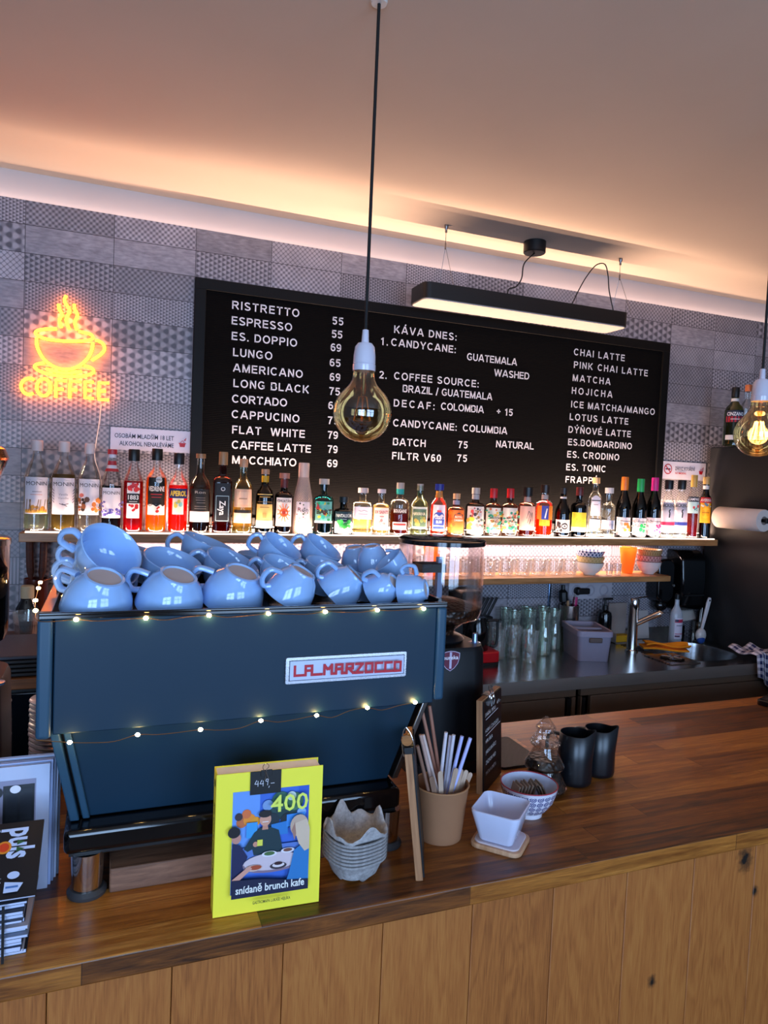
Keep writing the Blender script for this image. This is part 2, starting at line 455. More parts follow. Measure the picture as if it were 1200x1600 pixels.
def flat_wrap(o, ux, uy):
    o, ux, uy = Vector(o), Vector(ux).normalized(), Vector(uy).normalized(); n = ux.cross(uy)
    return lambda u, v, L=0: o+ux*u+uy*v+n*L

BLK = solid('#0c0c0e', 0.45); BLKG = solid('#08080a', 0.12, spec=0.6); WHT = solid('#f2efec', 0.6); INK = solid('#141416', 0.6)
CHROME = m_steel('#d8d6d4', 0.10); STEEL = m_steel()

# ------------------------------------------------------------------ the room
TILE = m_tile(); PLASTER = m_plaster('#d9cbc4'); FRONTWALL = m_plaster('#8f8a88')
struct(MB().box((-2.7, D+0.05, 0), (3.60, D+0.12, ZC)).build('wall_back', PLASTER, smooth=0))
struct(MB().box((-2.7, D-0.008, 0.0), (3.60, D+0.015, 2.633)).build('wall_back_tiles', TILE, smooth=0))
struct(MB().box((-2.7, WY-0.1, ZC), (3.60, D+0.12, ZC+0.1)).build('ceiling', m_plaster('#cdbaa8'), smooth=0))
struct(MB().box((-2.7, WY-0.1, -0.1), (3.60, D+0.12, 0)).build('floor', m_oak(0.19, 0, ('#3a2a1e', '#6b4d34', '#7d5d42')), smooth=0))
struct(MB().box((-2.82, WY-0.1, 0), (-2.7, D+0.12, ZC)).build('wall_left', FRONTWALL, smooth=0))
struct(MB().box((3.60, WY-0.1, 0), (3.72, D+0.12, ZC)).build('wall_right', FRONTWALL, smooth=0))
b = MB(); xs = [-2.7, *WIN[0], *WIN[1], 3.60]
for i in range(0, 6, 2): b.box((xs[i], WY-0.1, 0), (xs[i+1], WY, ZC))
for xa, xb in WIN: b.box((xa, WY-0.1, 0), (xb, WY, WZ[0])); b.box((xa, WY-0.1, WZ[1]), (xb, WY, ZC))
struct(b.build('wall_front', FRONTWALL, smooth=0))
for i, (xa, xb) in enumerate(WIN):
    b = MB(); t = 0.05
    b.box((xa, WY-0.08, WZ[0]), (xa+t, WY-0.02, WZ[1])).box((xb-t, WY-0.08, WZ[0]), (xb, WY-0.02, WZ[1]))
    b.box((xa, WY-0.08, WZ[0]), (xb, WY-0.02, WZ[0]+t)).box((xa, WY-0.08, WZ[1]-t), (xb, WY-0.02, WZ[1]))
    b.box(((xa+xb)/2-0.04, WY-0.08, WZ[0]), ((xa+xb)/2+0.04, WY-0.02, WZ[1])).box((xa, WY-0.08, 1.75), (xb, WY-0.02, 1.82))
    struct(b.build('window_%d' % (i+1), solid('#2a2725', 0.5), smooth=0))

# ------------------------------------------------------------------ bar and cabinets
OAK = m_oak(knots=((1.269, 0.925, 0.020), (1.036, 0.711, 0.010), (1.305, 0.850, 0.008)))
BUTCHER = m_butcher()
tag(MB().box((-1.6, 1.032, ZB-0.037), (3.1, 1.735, ZB)).build('bar_worktop', BUTCHER, bevel=0.003), 'long reddish-brown butcher-block worktop running across the whole bar', 'worktop')
b = MB()
for k in range(-9, 19): b.box((-0.069+0.171*k+0.0006, 1.052, 0.02), (-0.069+0.171*(k+1)-0.0006, 1.075, ZB-0.0372))
o = empty('bar_counter', (0, 0, 0), 'bar front clad in upright oak boards with dark knots, under the worktop', 'bar counter')
b.build('board_cladding', OAK, o, bevel=0.0012, seg=1)
MB().box((-1.6, 1.076, 0.02), (3.1, 1.70, ZB-0.0375)).build('carcass', BLK, o, smooth=0)

# bottle shelf and lower shelf
SHELFW = m_wood(('#8a5a30', '#b98350', '#d2a06a'), (3, 40, 40), 0.4)
tag(MB().box((-0.288, 2.65, SHELF_Z-0.031), (2.856, D-0.0085, SHELF_Z)).build('bottle_shelf', SHELFW, bevel=0.002), 'long oak wall shelf carrying the whole row of bottles', 'shelf')
tag(MB().box((0.22, 2.65, 1.253), (2.566, D-0.0085, 1.280)).build('glass_shelf', SHELFW, bevel=0.002), 'shorter oak wall shelf below the bottles holding mugs and bowls', 'shelf')
o = MB().box((0.22, D-0.074, SHELF_Z+.0002), (2.82, D-0.050, SHELF_Z+0.012)).build('light_strip', emit((1.0, 0.78, 0.66), 2.5), smooth=0)
tag(o, 'thin warm light strip lying along the wall behind the bottles', 'light strip')
o = MB().box((-0.27, 2.657, SHELF_Z+0.0002), (2.84, 2.671, SHELF_Z+0.005)).build('light_strip', emit((1.0, 0.80, 0.68), 3.0), smooth=0)
tag(o, 'thin warm light strip along the front edge of the bottle shelf', 'light strip')
o = MB().box((0.10, D-0.060, SHELF_Z-0.0415), (2.52, D-0.042, SHELF_Z-0.031)).build('light_strip', emit((1.0, 0.80, 0.74), 2.5), smooth=0)
tag(o, 'thin bright light strip fixed under the bottle shelf', 'light strip')

# steel worktop with sink, and cabinets under it
SX0, SX1, SY0, SY1 = 0.45, 2.855, 2.295, D-0.009
sink_c, sink_a, sink_b = Vector((2.60, 2.545)), 0.21, 0.17
b = MB(); n = 48
def sup(a, ra, rb, p=3.0):
    c, d = math.cos(a), math.sin(a); q = (abs(c)**p+abs(d)**p)**(-1/p); return ra*q*c, rb*q*d
inner = []; outer = []
for k in range(n):
    a = 2*math.pi*k/n; x, y = sup(a, sink_a, sink_b); inner.append((sink_c.x+x, sink_c.y+y))
    c, d = math.cos(a), math.sin(a); x0, x1, y0, y1 = 2.30, SX1, SY0, SY1
    tx = ((x1-sink_c.x)/c if c > 0 else (x0-sink_c.x)/c) if abs(c) > 1e-6 else 9
    ty = ((y1-sink_c.y)/d if d > 0 else (y0-sink_c.y)/d) if abs(d) > 1e-6 else 9
    q = min(tx, ty); outer.append((sink_c.x+c*q, sink_c.y+d*q))
ring = [(x, y, ZS) for x, y in outer]+[(x, y, ZS) for x, y in inner]
b.add(ring, [(k, (k+1) % n, n+(k+1) % n, n+k) for k in range(n)])
for cx_, cy_ in ((2.30, SY0), (SX1, SY0), (SX1, SY1), (2.30, SY1)):
    k = min(range(n), key=lambda k: (outer[k][0]-cx_)**2+(outer[k][1]-cy_)**2)
    ks = [(k-1) % n, k, (k+1) % n]
    b.add([(cx_, cy_, ZS)]+[(outer[j][0], outer[j][1], ZS) for j in ks], [(0, 1, 2), (0, 2, 3)])
b.add([(SX0, SY0, ZS), (2.30, SY0, ZS), (2.30, SY1, ZS), (SX0, SY1, ZS)], [(0, 1, 2, 3)])
b.box((SX0, SY0+0.002, ZS-0.045), (2.33, SY1, ZS-0.004))
b.box((SX0, SY1-0.012, ZS), (SX1, SY1, ZS+0.055))
o = empty('steel_worktop', (0, 0, 0), 'brushed steel back worktop with a sink, under the wall shelves', 'worktop')
b.build('countertop', STEEL, o, smooth=0)
MB().box((SX0, SY0-0.001, ZS-0.05), (SX1, SY0+0.0015, ZS-0.0005)).build('front_edge', m_steel('#d0c4ba', 0.5), o, smooth=0)
b = MB(); rows = [(1.0, 0), (0.985, -0.02), (0.95, -0.12), (0.88, -0.155), (0.0, -0.16)]
vs_ = []; 
for sc_, dz in rows[:-1]:
    for (x, y) in inner: vs_.append((sink_c.x+(x-sink_c.x)*sc_, sink_c.y+(y-sink_c.y)*sc_, ZS+dz))
vs_.append((sink_c.x, sink_c.y, ZS-0.16)); fs = []
for i in range(3):
    for k in range(n): fs.append((i*n+k, (i+1)*n+k, (i+1)*n+(k+1) % n, i*n+(k+1) % n))
for k in range(n): fs.append((3*n+k, 4*n, 3*n+(k+1) % n))
b.add(vs_, fs); b.build('sink_basin', m_steel('#a9a8aa', 0.22, (40, 40, 3)), o)
cabm = solid('#7a6250', 0.4, spec=0.5)
DARKW = solid('#100d0b', 0.4)
for i, (xa, xb) in enumerate(((0.45, 1.30), (1.302, 1.775), (1.80, 2.855))):
    c = empty('worktop_cabinet', (xa, 2.30, 0), ('dark brown cabinet under the steel worktop, mostly hidden by the grinder', 'dark brown cabinet under the steel worktop, behind the tree-shaped jar', 'wide dark brown cabinet under the sink')[i], 'cabinet', 'cabinets under the steel worktop')
    w = xb-xa
    MB().box((0, 0.025, 0.1), (w, 0.53, ZS-0.052 if i < 2 else ZS-0.20)).build('body', DARKW, c, smooth=0)
    MB().box((0, 0.004, ZS-0.082), (w, 0.025, ZS-0.052)).build('top_rail', cabm, c, bevel=0.002)
    h0 = 0.05 if i == 2 else 0.0; h1 = w if i == 2 else w-0.05
    dr = MB().box((h0, 0.004, 0.12), (h1, 0.024, ZS-0.085)).build('door', cabm, c, bevel=0.002)
    hx = (0.008, 0.022) if i == 2 else (w-0.042, w-0.022)
    MB().box((hx[0], 0.002, 0.3), (hx[1], 0.012, ZS-0.09)).build('recessed_handle', solid('#050505', 0.7), c, smooth=0)
    MB().box((0.0 if i == 2 else w-0.018, 0.004, 0.12), (0.006 if i == 2 else w, 0.024, ZS-0.085)).build('side_stile', cabm, c, smooth=0)

# wooden-topped cabinet at the back left
c = empty('drinks_fridge', (-1.3, 2.2, 0), 'dark glass-fronted fridge under a wood top, behind the left end of the machine', 'fridge')
MB().box((0, 0.02, 0.05), (1.72, 0.62, 1.05)).build('body', BLK, c, bevel=0.004)
MB().box((0.0, 0.0, 1.051), (1.73, 0.64, 1.083)).build('wood_top', m_wood(('#5a3218', '#93592c', '#b57a45'), (3, 40, 40), 0.35), c, bevel=0.003)
for k in range(2):
    d_ = MB().box((0.03+k*0.85, 0.004, 0.1), (0.86+k*0.83, 0.0195, 1.04)).build('glass_door', solid('#0d141c', 0.06, spec=0.8), c, bevel=0.003)
    MB().box((0.79+k*0.11, -0.012, 0.4), (0.805+k*0.11, 0.004, 0.8)).build('handle', STEEL, d_, bevel=0.003)

# tall black fridge on the right
c = empty('tall_fridge', (2.88, 2.08, 0), 'tall matt black fridge at the right end of the shelves', 'fridge')
MB().box((0, 0.03, 0.06), (0.62, 0.68, 1.93)).build('body', solid('#1a1a1b', 0.42, spec=0.45), c, bevel=0.006)
d_ = MB().box((0.0, 0, 0.08), (0.62, 0.028, 1.925)).build('door', solid('#141415', 0.35), c, bevel=0.006)
MB().box((0.04, -0.03, 0.9), (0.06, -0.0, 1.4)).build('handle', STEEL, d_, bevel=0.004)
MB().box((0.03, 0.05, 0), (0.59, 0.66, 0.06)).build('plinth', BLK, c, smooth=0)
# ------------------------------------------------------------------ menu board
BY = D-0.022
o = empty('menu_board', (0, 0, 0), 'large black letter board menu with white coffee names and prices', 'menu board')
FELT = NT('black_felt'); _n = FELT.noise(FELT.pos(), 300, 2)
FELT = FELT.done(FELT.bsdf(lin('#050506'), 0.9, 0, FELT.bump(FELT.math('SINE', FELT.math('MULTIPLY', FELT.sep(FELT.pos())[2], 900)), 0.0008, 0.3), spec=0.1))
MB().box((0.286, BY, SHELF_Z+0.015), (2.632, D-0.0085, 2.442)).build('letter_panel', FELT, o, smooth=0)
b = MB(); fr = 0.042
for (xa, xb, za, zb) in ((0.286, 2.632, 2.442-fr, 2.442), (0.286, 2.632, SHELF_Z+0.015, SHELF_Z+0.015+fr), (0.286, 0.286+fr, SHELF_Z+0.015+fr, 2.442-fr), (2.632-fr, 2.632, SHELF_Z+0.015+fr, 2.442-fr)):
    b.box((xa, BY-0.010, za), (xb, BY, zb))
b.build('board_frame', solid('#060607', 0.55, spec=0.2), o, bevel=0.001)
LETTER = solid('#f3eef2', 0.5)
LINES = [('RISTRETTO', 362.6, 482.4, 468), ('ESPRESSO', 361.8, 506.6, 456.6), ('ES. DOPPIO', 361.8, 530.8, 464.4), ('LUNGO', 364, 556.3, 425.5),
 ('AMERICANO', 364, 580.5, 473.3), ('LONG BLACK', 364.5, 604.6, 483.2), ('CORTADO', 362.3, 628.8, 448.6), ('CAPPUCINO', 361.8, 653, 468),
 ('FLAT  WHITE', 362.6, 677.2, 476.5), ('CAFFEE LATTE', 362, 700.8, 486), ('MACCHIATO', 362.6, 724.2, 463),
 ('55', 519, 506.6, 536.4), ('55', 518, 527.3, 534.8), ('69', 516.5, 548.2, 533), ('65', 515, 571.9, 531.9), ('69', 515, 594.4, 531.6), ('75', 514, 616.7, 531),
 ('69', 512.8, 639, 530), ('75', 511.7, 662.4, 529), ('79', 511.7, 685.2, 527.8), ('79', 511.7, 707.5, 527.3), ('69', 511, 729.6, 527),
 ('KÁVA DNES:', 615.7, 520, 713.7), ('1.', 595, 538.8, 606), ('CANDYCANE:', 611, 540, 712.5), ('GUATEMALA', 729.5, 562.5, 808), ('WASHED', 772, 587.5, 827),
 ('2.', 592.3, 591, 604), ('COFFEE SOURCE:', 615.5, 592.5, 748.3), ('BRAZIL / GUATEMALA', 629, 612.5, 769.5), ('DECAF:', 615, 635, 679), ('COLOMBIA', 688.8, 640, 756), ('+ 15', 776, 648, 801),
 ('CANDYCANE:', 614, 666, 713.7), ('COLUMBIA', 723, 673.8, 792.5), ('BATCH', 613.8, 695.5, 665), ('75', 715.5, 700, 730.5), ('NATURAL', 775, 698.8, 833.8), ('FILTR V60', 612.5, 717.5, 689), ('75', 714, 721, 729.5),
 ('CHAI LATTE', 896.5, 554.7, 976.5), ('PINK CHAI LATTE', 896.5, 574.7, 1012.8), ('MATCHA', 894.7, 595.2, 954), ('HOJICHA', 893.3, 615.2, 957), ('ICE MATCHA/MANGO', 892.3, 636.5, 1023.5),
 ('LOTUS LATTE', 890, 656, 982), ('DÝŇOVÉ LATTE', 888, 676, 986), ('ES.BOMBARDINO', 887.5, 695.5, 987.5), ('ES. CRODINO', 886, 714.7, 967.5), ('ES. TONIC', 884.5, 734.7, 946.7), ('FRAPPÉ', 883.5, 754, 934)]
CAPH = 0.0320
def arc(cx, cy, rx, ry, a0, a1, n=12): return [(cx+rx*math.cos(R(a0+(a1-a0)*k/n)), cy+ry*math.sin(R(a0+(a1-a0)*k/n))) for k in range(n+1)]
ST = 0.165; e_ = ST/2; t_ = 1-e_
def O_(w): return [arc(w/2, .5, w/2-e_, .5-e_+.01, 0, 360, 24)]
GL = {'A': (.94, [[(e_*.7, 0), (.47-.03, 1)], [(.94-e_*.7, 0), (.47+.03, 1)], [(.2, .30), (.74, .30)]]),
 'B': (.78, [[(e_, 0), (e_, 1)], [(e_, t_)]+arc(.46, .735, .20, t_-.735, 90, -90)+[(e_, .555)], [(e_, .555)]+arc(.48, (.555+e_)/2, .22, (.555-e_)/2, 90, -90)+[(e_, e_)]]),
 'C': (.88, [arc(.46, .5, .46-e_, .5-e_+.01, 42, 318, 22)]), 'D': (.82, [[(e_, 0), (e_, 1)], [(e_, t_)]+arc(.38, .5, .44-e_, .5-e_, 90, -90, 16)+[(e_, e_)]]),
 'E': (.72, [[(e_, 0), (e_, 1)], [(e_, t_), (.70, t_)], [(e_, .52), (.66, .52)], [(e_, e_), (.72, e_)]]), 'F': (.66, [[(e_, 0), (e_, 1)], [(e_, t_), (.66, t_)], [(e_, .50), (.60, .50)]]),
 'G': (.90, [arc(.46, .5, .46-e_, .5-e_+.01, 42, 320, 22)+[(.86-e_, .2)], [(.86-e_, .12), (.86-e_, .5)], [(.5, .45), (.86, .45)]]), 'H': (.78, [[(e_, 0), (e_, 1)], [(.78-e_, 0), (.78-e_, 1)], [(e_, .53), (.78-e_, .53)]]),
 'I': (ST, [[(e_, 0), (e_, 1)]]), 'J': (.56, [[(.56-e_, 1), (.56-e_, .3)]+arc(.28, .3, .28-e_, .3-e_, 0, -180, 12)]), 'K': (.84, [[(e_, 0), (e_, 1)], [(e_, .30), (.74, 1)], [(.28, .58), (.76, 0)]]),
 'L': (.66, [[(e_, 0), (e_, 1)], [(e_, e_), (.66, e_)]]), 'M': (.94, [[(e_, 0), (e_, 1)], [(.94-e_, 0), (.94-e_, 1)], [(e_*1.2, 1), (.47, .02)], [(.94-e_*1.2, 1), (.47, .02)]]),
 'N': (.78, [[(e_, 0), (e_, 1)], [(.78-e_, 0), (.78-e_, 1)], [(e_, .98), (.78-e_, .02)]]), 'O': (.94, O_(.94)), 'P': (.76, [[(e_, 0), (e_, 1)], [(e_, t_)]+arc(.45, .69, .31-e_, t_-.69, 90, -90)+[(e_, .69-(t_-.69))]]),
 'R': (.86, [[(e_, 0), (e_, 1)], [(e_, t_)]+arc(.48, .70, .31-e_, t_-.70, 90, -90)+[(e_, .70-(t_-.70))], [(.42, .46), (.78, 0)]]),
 'S': (.78, [arc(.39, .735, .31-e_*.3, .265-e_+.01, 25, 270, 14)[:-1]+arc(.39, .265, .39-e_, .265-e_+.012, 90, -160, 16)]), 'T': (.76, [[(.38, 0), (.38, 1)], [(0, t_), (.76, t_)]]),
 'U': (.78, [[(e_, 1), (e_, .36)]+arc(.39, .36, .39-e_, .36-e_+.01, 180, 360, 14)+[(.78-e_, 1)]]), 'V': (.90, [[(e_*.8, 1), (.43, 0)], [(.90-e_*.8, 1), (.47, 0)]]),
 'W': (1.25, [[(e_*.8, 1), (.33, 0)], [(.35, 0), (.61, 1)], [(.64, 1), (.90, 0)], [(.92, 0), (1.25-e_*.8, 1)]]), 'Y': (.86, [[(.43, 0), (.43, .45)], [(.06, 1), (.43, .42)], [(.80, 1), (.43, .42)]]), 'Z': (.76, [[(.03, t_), (.74, t_)], [(.02, e_), (.76, e_)], [(.10, e_), (.66, t_)]]),
 'X': (.84, [[(.08, 0), (.76, 1)], [(.08, 1), (.76, 0)]]), '.': (.18, [[(.09, 0), (.09, .18)]]), ':': (.18, [[(.09, 0), (.09, .18)], [(.09, .52), (.09, .70)]]), '/': (.40, [[(.06, -.05), (.34, 1.05)]]), '+': (.60, [[(0, .5), (.60, .5)], [(.30, .2), (.30, .8)]]),
 '0': (.66, O_(.66)), '1': (.42, [[(.30, 0), (.30, 1)], [(.04, .72), (.30, .92)]]), '2': (.66, [arc(.33, .70, .33-e_, .30-e_, 165, -20, 12)+[(.09, e_)], [(.02, e_), (.66, e_)]]),
 '5': (.66, [[(.10, t_), (.62, t_)], [(.16, 1), (.11, .48)], [(.11, .53)]+arc(.33, .33, .33-e_, .33-e_+.01, 125, -150, 16)]), '6': (.66, [arc(.33, .32, .33-e_, .32-e_+.01, 0, 360, 20), [(e_, .34)]+arc(.36, .55, .36-e_, .45-e_, 180, 50, 10)]),
 '7': (.66, [[(.02, t_), (.66, t_)], [(.58, t_), (.36, .5), (.26, 0)]]), '9': (.66, [arc(.33, .68, .33-e_, .32-e_+.01, 0, 360, 20), [(.66-e_, .66)]+arc(.30, .45, .36-e_, .45-e_, 0, -130, 10)])}
ACC = {'Á': ('A', [[(.47, 1.10), (.62, 1.28)]]), 'É': ('E', [[(.32, 1.10), (.47, 1.28)]]), 'Ý': ('Y', [[(.40, 1.10), (.55, 1.28)]]), 'Ň': ('N', [[(.22, 1.24), (.39, 1.12)], [(.56, 1.24), (.39, 1.12)]])}
def ribbon(mb, pl, w, f):
    n = len(pl); Ls, Rs = [], []
    for i in range(n):
        a = Vector(pl[max(i-1, 0)]); b_ = Vector(pl[i]); c = Vector(pl[min(i+1, n-1)])
        d = ((b_-a).normalized() if i else Vector((0, 0)))+((c-b_).normalized() if i < n-1 else Vector((0, 0)))
        d = d.normalized() if d.length > 1e-6 else Vector((1, 0)); nx = Vector((-d.y, d.x))*w/2
        Ls.append(f(b_+nx)); Rs.append(f(b_-nx))
    mb.add(Ls+Rs, [(n+i, n+i+1, i+1, i) for i in range(n-1)])
for s_, u, v, u1 in LINES:
    p = at(u, v, BY-0.001); q = at(u1, v, BY-0.001); wd = (q.x-p.x)/CAPH
    ws = [GL[ACC[c][0] if c in ACC else c][0] if c != ' ' else .30 for c in s_]
    gap = (wd-sum(ws))/max(len(s_)-1, 1); kx = 1.0
    if gap < .12: kx = (wd-.12*(len(s_)-1))/sum(ws); gap = .12
    mb = MB(); x = 0.0
    for c, w in zip(s_, ws):
        g = []
        if c in ACC: g = GL[ACC[c][0]][1]+ACC[c][1]
        elif c != ' ': g = GL[c][1]
        for pl in g: ribbon(mb, pl, ST if len(pl) > 1 else ST, lambda a, x=x: (p.x+(x+a.x*kx)*CAPH, p.y, p.z+a.y*CAPH))
        x += w*kx+gap
    mb.build('menu_lettering', LETTER, o, smooth=0)

# ------------------------------------------------------------------ wall notices
PAPER = solid('#d9d4e2', 0.5)
def notice(name, u0, v0, u1, v1, label):
    a = at(u0, v0, D-0.0095); c = at(u1, v1, D-0.0095)
    o = empty(name, (0, 0, 0), label, 'sign')
    MB().box((a.x, D-0.0092, min(a.z, c.z)), (c.x, D-0.0082, max(a.z, c.z))).build('plate', PAPER, o, smooth=0)
    return o, a.x, c.x, min(a.z, c.z), max(a.z, c.z)
RED = solid('#b01224', 0.5); NAVY = solid('#23233a', 0.5)
def red_pot(L, u, v, s):
    L.poly([(u-s, v), (u+s, v), (u+s*0.75, v-s*1.1), (u-s*0.75, v-s*1.1)], RED); L.rect(u-s*1.2, u+s*1.2, v, v+s*0.22, RED, 1)
    L.line([(u-s*0.7, v+s*0.2), (u, v+s*1.0), (u+s*0.7, v+s*0.2)], s*0.16, RED)
    L.line([(u+s*0.5, v+s*0.9), (u+s*0.8, v+s*1.5)], s*0.2, RED); L.line([(u+s*0.9, v+s*0.9), (u+s*1.1, v+s*1.9)], s*0.2, RED)
o, xa, xb, za, zb = notice('age_limit_sign', 173, 667, 296.5, 708, 'white sign about alcohol and under-18s, left of the menu board')
w_ = flat_wrap((xa, D-0.0093, za), (1, 0, 0), (0, 0, 1)); L = Label(w_); W_, H_ = xb-xa, zb-za
L.text('OSOBÁM MLADŠÍM 18 LET', W_*0.42, H_*0.54, 0.0165, NAVY, bold=0.008, width=W_*0.74)
L.text('ALKOHOL NENALÉVÁME', W_*0.45, H_*0.20, 0.0165, NAVY, bold=0.008, width=W_*0.68)
red_pot(L, W_*0.90, H_*0.42, 0.012); L.build('print', o)
o, xa, xb, za, zb = notice('no_smoking_sign', 1033, 720, 1101.5, 751, 'white no-smoking sign right of the menu board')
w_ = flat_wrap((xa, D-0.0093, za), (1, 0, 0), (0, 0, 1)); L = Label(w_); W_, H_ = xb-xa, zb-za
cx_, cz_, r_ = W_*0.16, H_*0.56, 0.027
L.disc(cx_, cz_, r_, RED); L.disc(cx_, cz_, r_*0.80, PAPER)
L.rect(cx_-r_*0.6, cx_+r_*0.6, cz_-r_*0.12, cz_+r_*0.12, NAVY, 1); L.line([(cx_-r_*0.62, cz_+r_*0.62), (cx_+r_*0.62, cz_-r_*0.62)], r_*0.2, RED)
L.text('ZÁKAZ KOUŘENÍ', W_*0.53, H_*0.52, 0.018, NAVY, bold=0.008, width=W_*0.44)
L.text('NO SMOKING', W_*0.44, H_*0.30, 0.009, RED, bold=0.03, width=W_*0.24); red_pot(L, W_*0.89, H_*0.50, 0.013); L.build('print', o)

# ------------------------------------------------------------------ neon coffee sign
NY = D-0.030
def nz(pts, closed=False, n=6):
    return smoothpath([at(20+u/7.06, 440+v/7.06, NY) for u, v in pts], n, closed)
o = empty('neon_coffee_sign', (0, 0, 0), 'glowing orange neon sign of a steaming cup over the word COFFEE', 'neon sign')
NEON = emit((1.0, 0.21, 0.008), 24.0)
def neon(name, paths, n=6, r=0.0052):
    b = MB()
    for p in paths: b.tube(nz(p, n=n), r, 8)
    return b.build(name, NEON, o)
for p in (((505,250),(512,300),(540,360),(515,430),(535,510)), ((590,155),(570,215),(625,320),(588,420),(625,530)), ((678,250),(680,300),(712,370),(685,450),(705,535))): neon('steam_tube', [p])
neon('cup_rim_tube', [((485,520),(350,525),(265,545),(260,585),(360,630),(560,655),(770,655),(870,635),(880,605),(840,575),(725,548))])
neon('cup_bowl_tube', [((262,620),(270,720),(330,840),(420,920),(530,965),(640,965),(740,925),(830,840),(875,740),(880,670))])
neon('cup_handle_tube', [((910,645),(975,670),(1012,725),(985,790),(870,870))])
neon('saucer_tube', [((350,895),(260,915),(245,950),(330,1000),(520,1040),(740,1045),(870,1015),(890,980),(850,945),(785,930)), ((365,960),(480,995),(600,1010),(760,990))])
neon('letter_tube', [((235,1085),(190,1065),(120,1090),(90,1150),(120,1220),(175,1245),(225,1230))])
neon('letter_tube', [[(340+75*math.cos(R(a)), 1165+95*math.sin(R(a))) for a in range(0, 361, 30)]])
neon('letter_tube', [((475,1280),(475,1180),(475,1085),(590,1095)), ((475,1185),(560,1190))], 1)
neon('letter_tube', [((625,1285),(628,1190),(630,1095),(750,1105)), ((630,1190),(710,1195))], 1)
neon('letter_tube', [((890,1110),(795,1105),(795,1195),(795,1280),(890,1290)), ((795,1195),(875,1200))], 1)
neon('letter_tube', [((1060,1120),(950,1115),(947,1205),(945,1300),(1060,1305)), ((950,1205),(1025,1208))], 1)
for (u, v) in ((262, 560), (880, 640), (340, 1262), (950, 1300), (540, 1040)):
    p = at(20+u/7.06, 440+v/7.06, NY+0.012)
    MB().lathe([(0, 0), (0.004, 0), (0.004, 0.017), (0, 0.017)], 10, Matrix.Translation((p.x, NY+0.004, p.z)) @ Matrix.Rotation(R(-90), 4, 'X')).build('standoff', CHROME, o)
MB().tube(smoothpath([at(u, v, D-0.014) for u, v in ((158, 632), (155, 660), (150, 690), (148, 715), (156, 745), (160, 775), (150, 800))]+[Vector((0.01, D-0.014, SHELF_Z+0.02))], 5), 0.0022, 6).build('power_cable', solid('#e8d8d0', 0.5), o)

# ------------------------------------------------------------------ hanging panel lamp
LX0, LX1, LY0, LY1, LZ0, LZ1 = 1.137, 2.143, 2.555, 2.715, 2.418, 2.484
o = empty('linear_pendant_lamp', ((LX0+LX1)/2, (LY0+LY1)/2, LZ0), 'long black linear pendant lamp hung on wires in front of the menu board', 'pendant lamp')
def rrect(x0, x1, y0, y1, r, n=5):
    out = []
    for cx, cy, a0 in ((x1-r, y1-r, 0), (x0+r, y1-r, 90), (x0+r, y0+r, 180), (x1-r, y0+r, 270)):
        for k in range(n+1): out.append((cx+r*math.cos(R(a0+90*k/n)), cy+r*math.sin(R(a0+90*k/n))))
    return out
hx, hy, hz = (LX1-LX0)/2, (LY1-LY0)/2, LZ1-LZ0
MB().prism(rrect(-hx, hx, -hy, hy, 0.03), 0.004, hz).build('housing', solid('#0e0e0f', 0.45), o, smooth=30)
MB().prism(rrect(-hx+0.006, hx-0.006, -hy+0.006, hy-0.006, 0.026), 0.0, 0.005).build('diffuser', solid('#c4bcb6', 0.25, spec=0.6), o, smooth=30)
WIRE = m_steel('#8a8684', 0.3)
for u in (679, 950):
    p = at(u, 412 if u > 800 else 365, z=ZC)-o.location; p.y = 0.02
    b = MB(); k = 0.085
    b.tube([p, (p.x, p.y, p.z-k)], 0.0012, 6)
    for sy_ in (-1, 1): b.tube([(p.x, p.y, p.z-k), (p.x, sy_*hy*0.9, hz)], 0.0010, 6)
    w_ = b.build('suspension_wire', WIRE, o)
    MB().lathe([(0, 0), (0.009, 0), (0.009, -0.010), (0.005, -0.018), (0.005, -0.03), (0, -0.03)], 14, Matrix.Translation(p)).build('ceiling_fixing', WIRE, w_)
    MB().lathe([(0, 0), (0.0035, 0), (0.0035, -0.025), (0, -0.025)], 10, Matrix.Translation((p.x, p.y, p.z-k+0.012))).build('wire_gripper', WIRE, w_)
p = at(825, 384, z=ZC)-o.location; p.y = 0.02
MB().lathe([(0, 0), (0.048, 0), (0.048, -0.045), (0.045, -0.049), (0, -0.049)], 32, Matrix.Translation(p)).build('ceiling_canopy', BLK, o)
yy = (LY0+LY1)/2
pt = lambda u, v: at(u, v, yy)-o.location
MB().tube(smoothpath([(p.x, p.y, p.z-0.048), pt(819, 412), pt(815, 435), pt(806, 448), pt(795, 452), (pt(793, 452).x, 0.0, hz)], 6), 0.0028, 8).build('power_cable', BLK, o)
MB().tube(smoothpath([(pt(891, 468).x, 0.0, hz), pt(905, 452), pt(918, 430), pt(932, 414), pt(945, 413), pt(950, 430), pt(952, 455), (pt(961, 478).x, 0.0, hz)], 6), 0.0026, 8).build('power_cable', BLK, o)

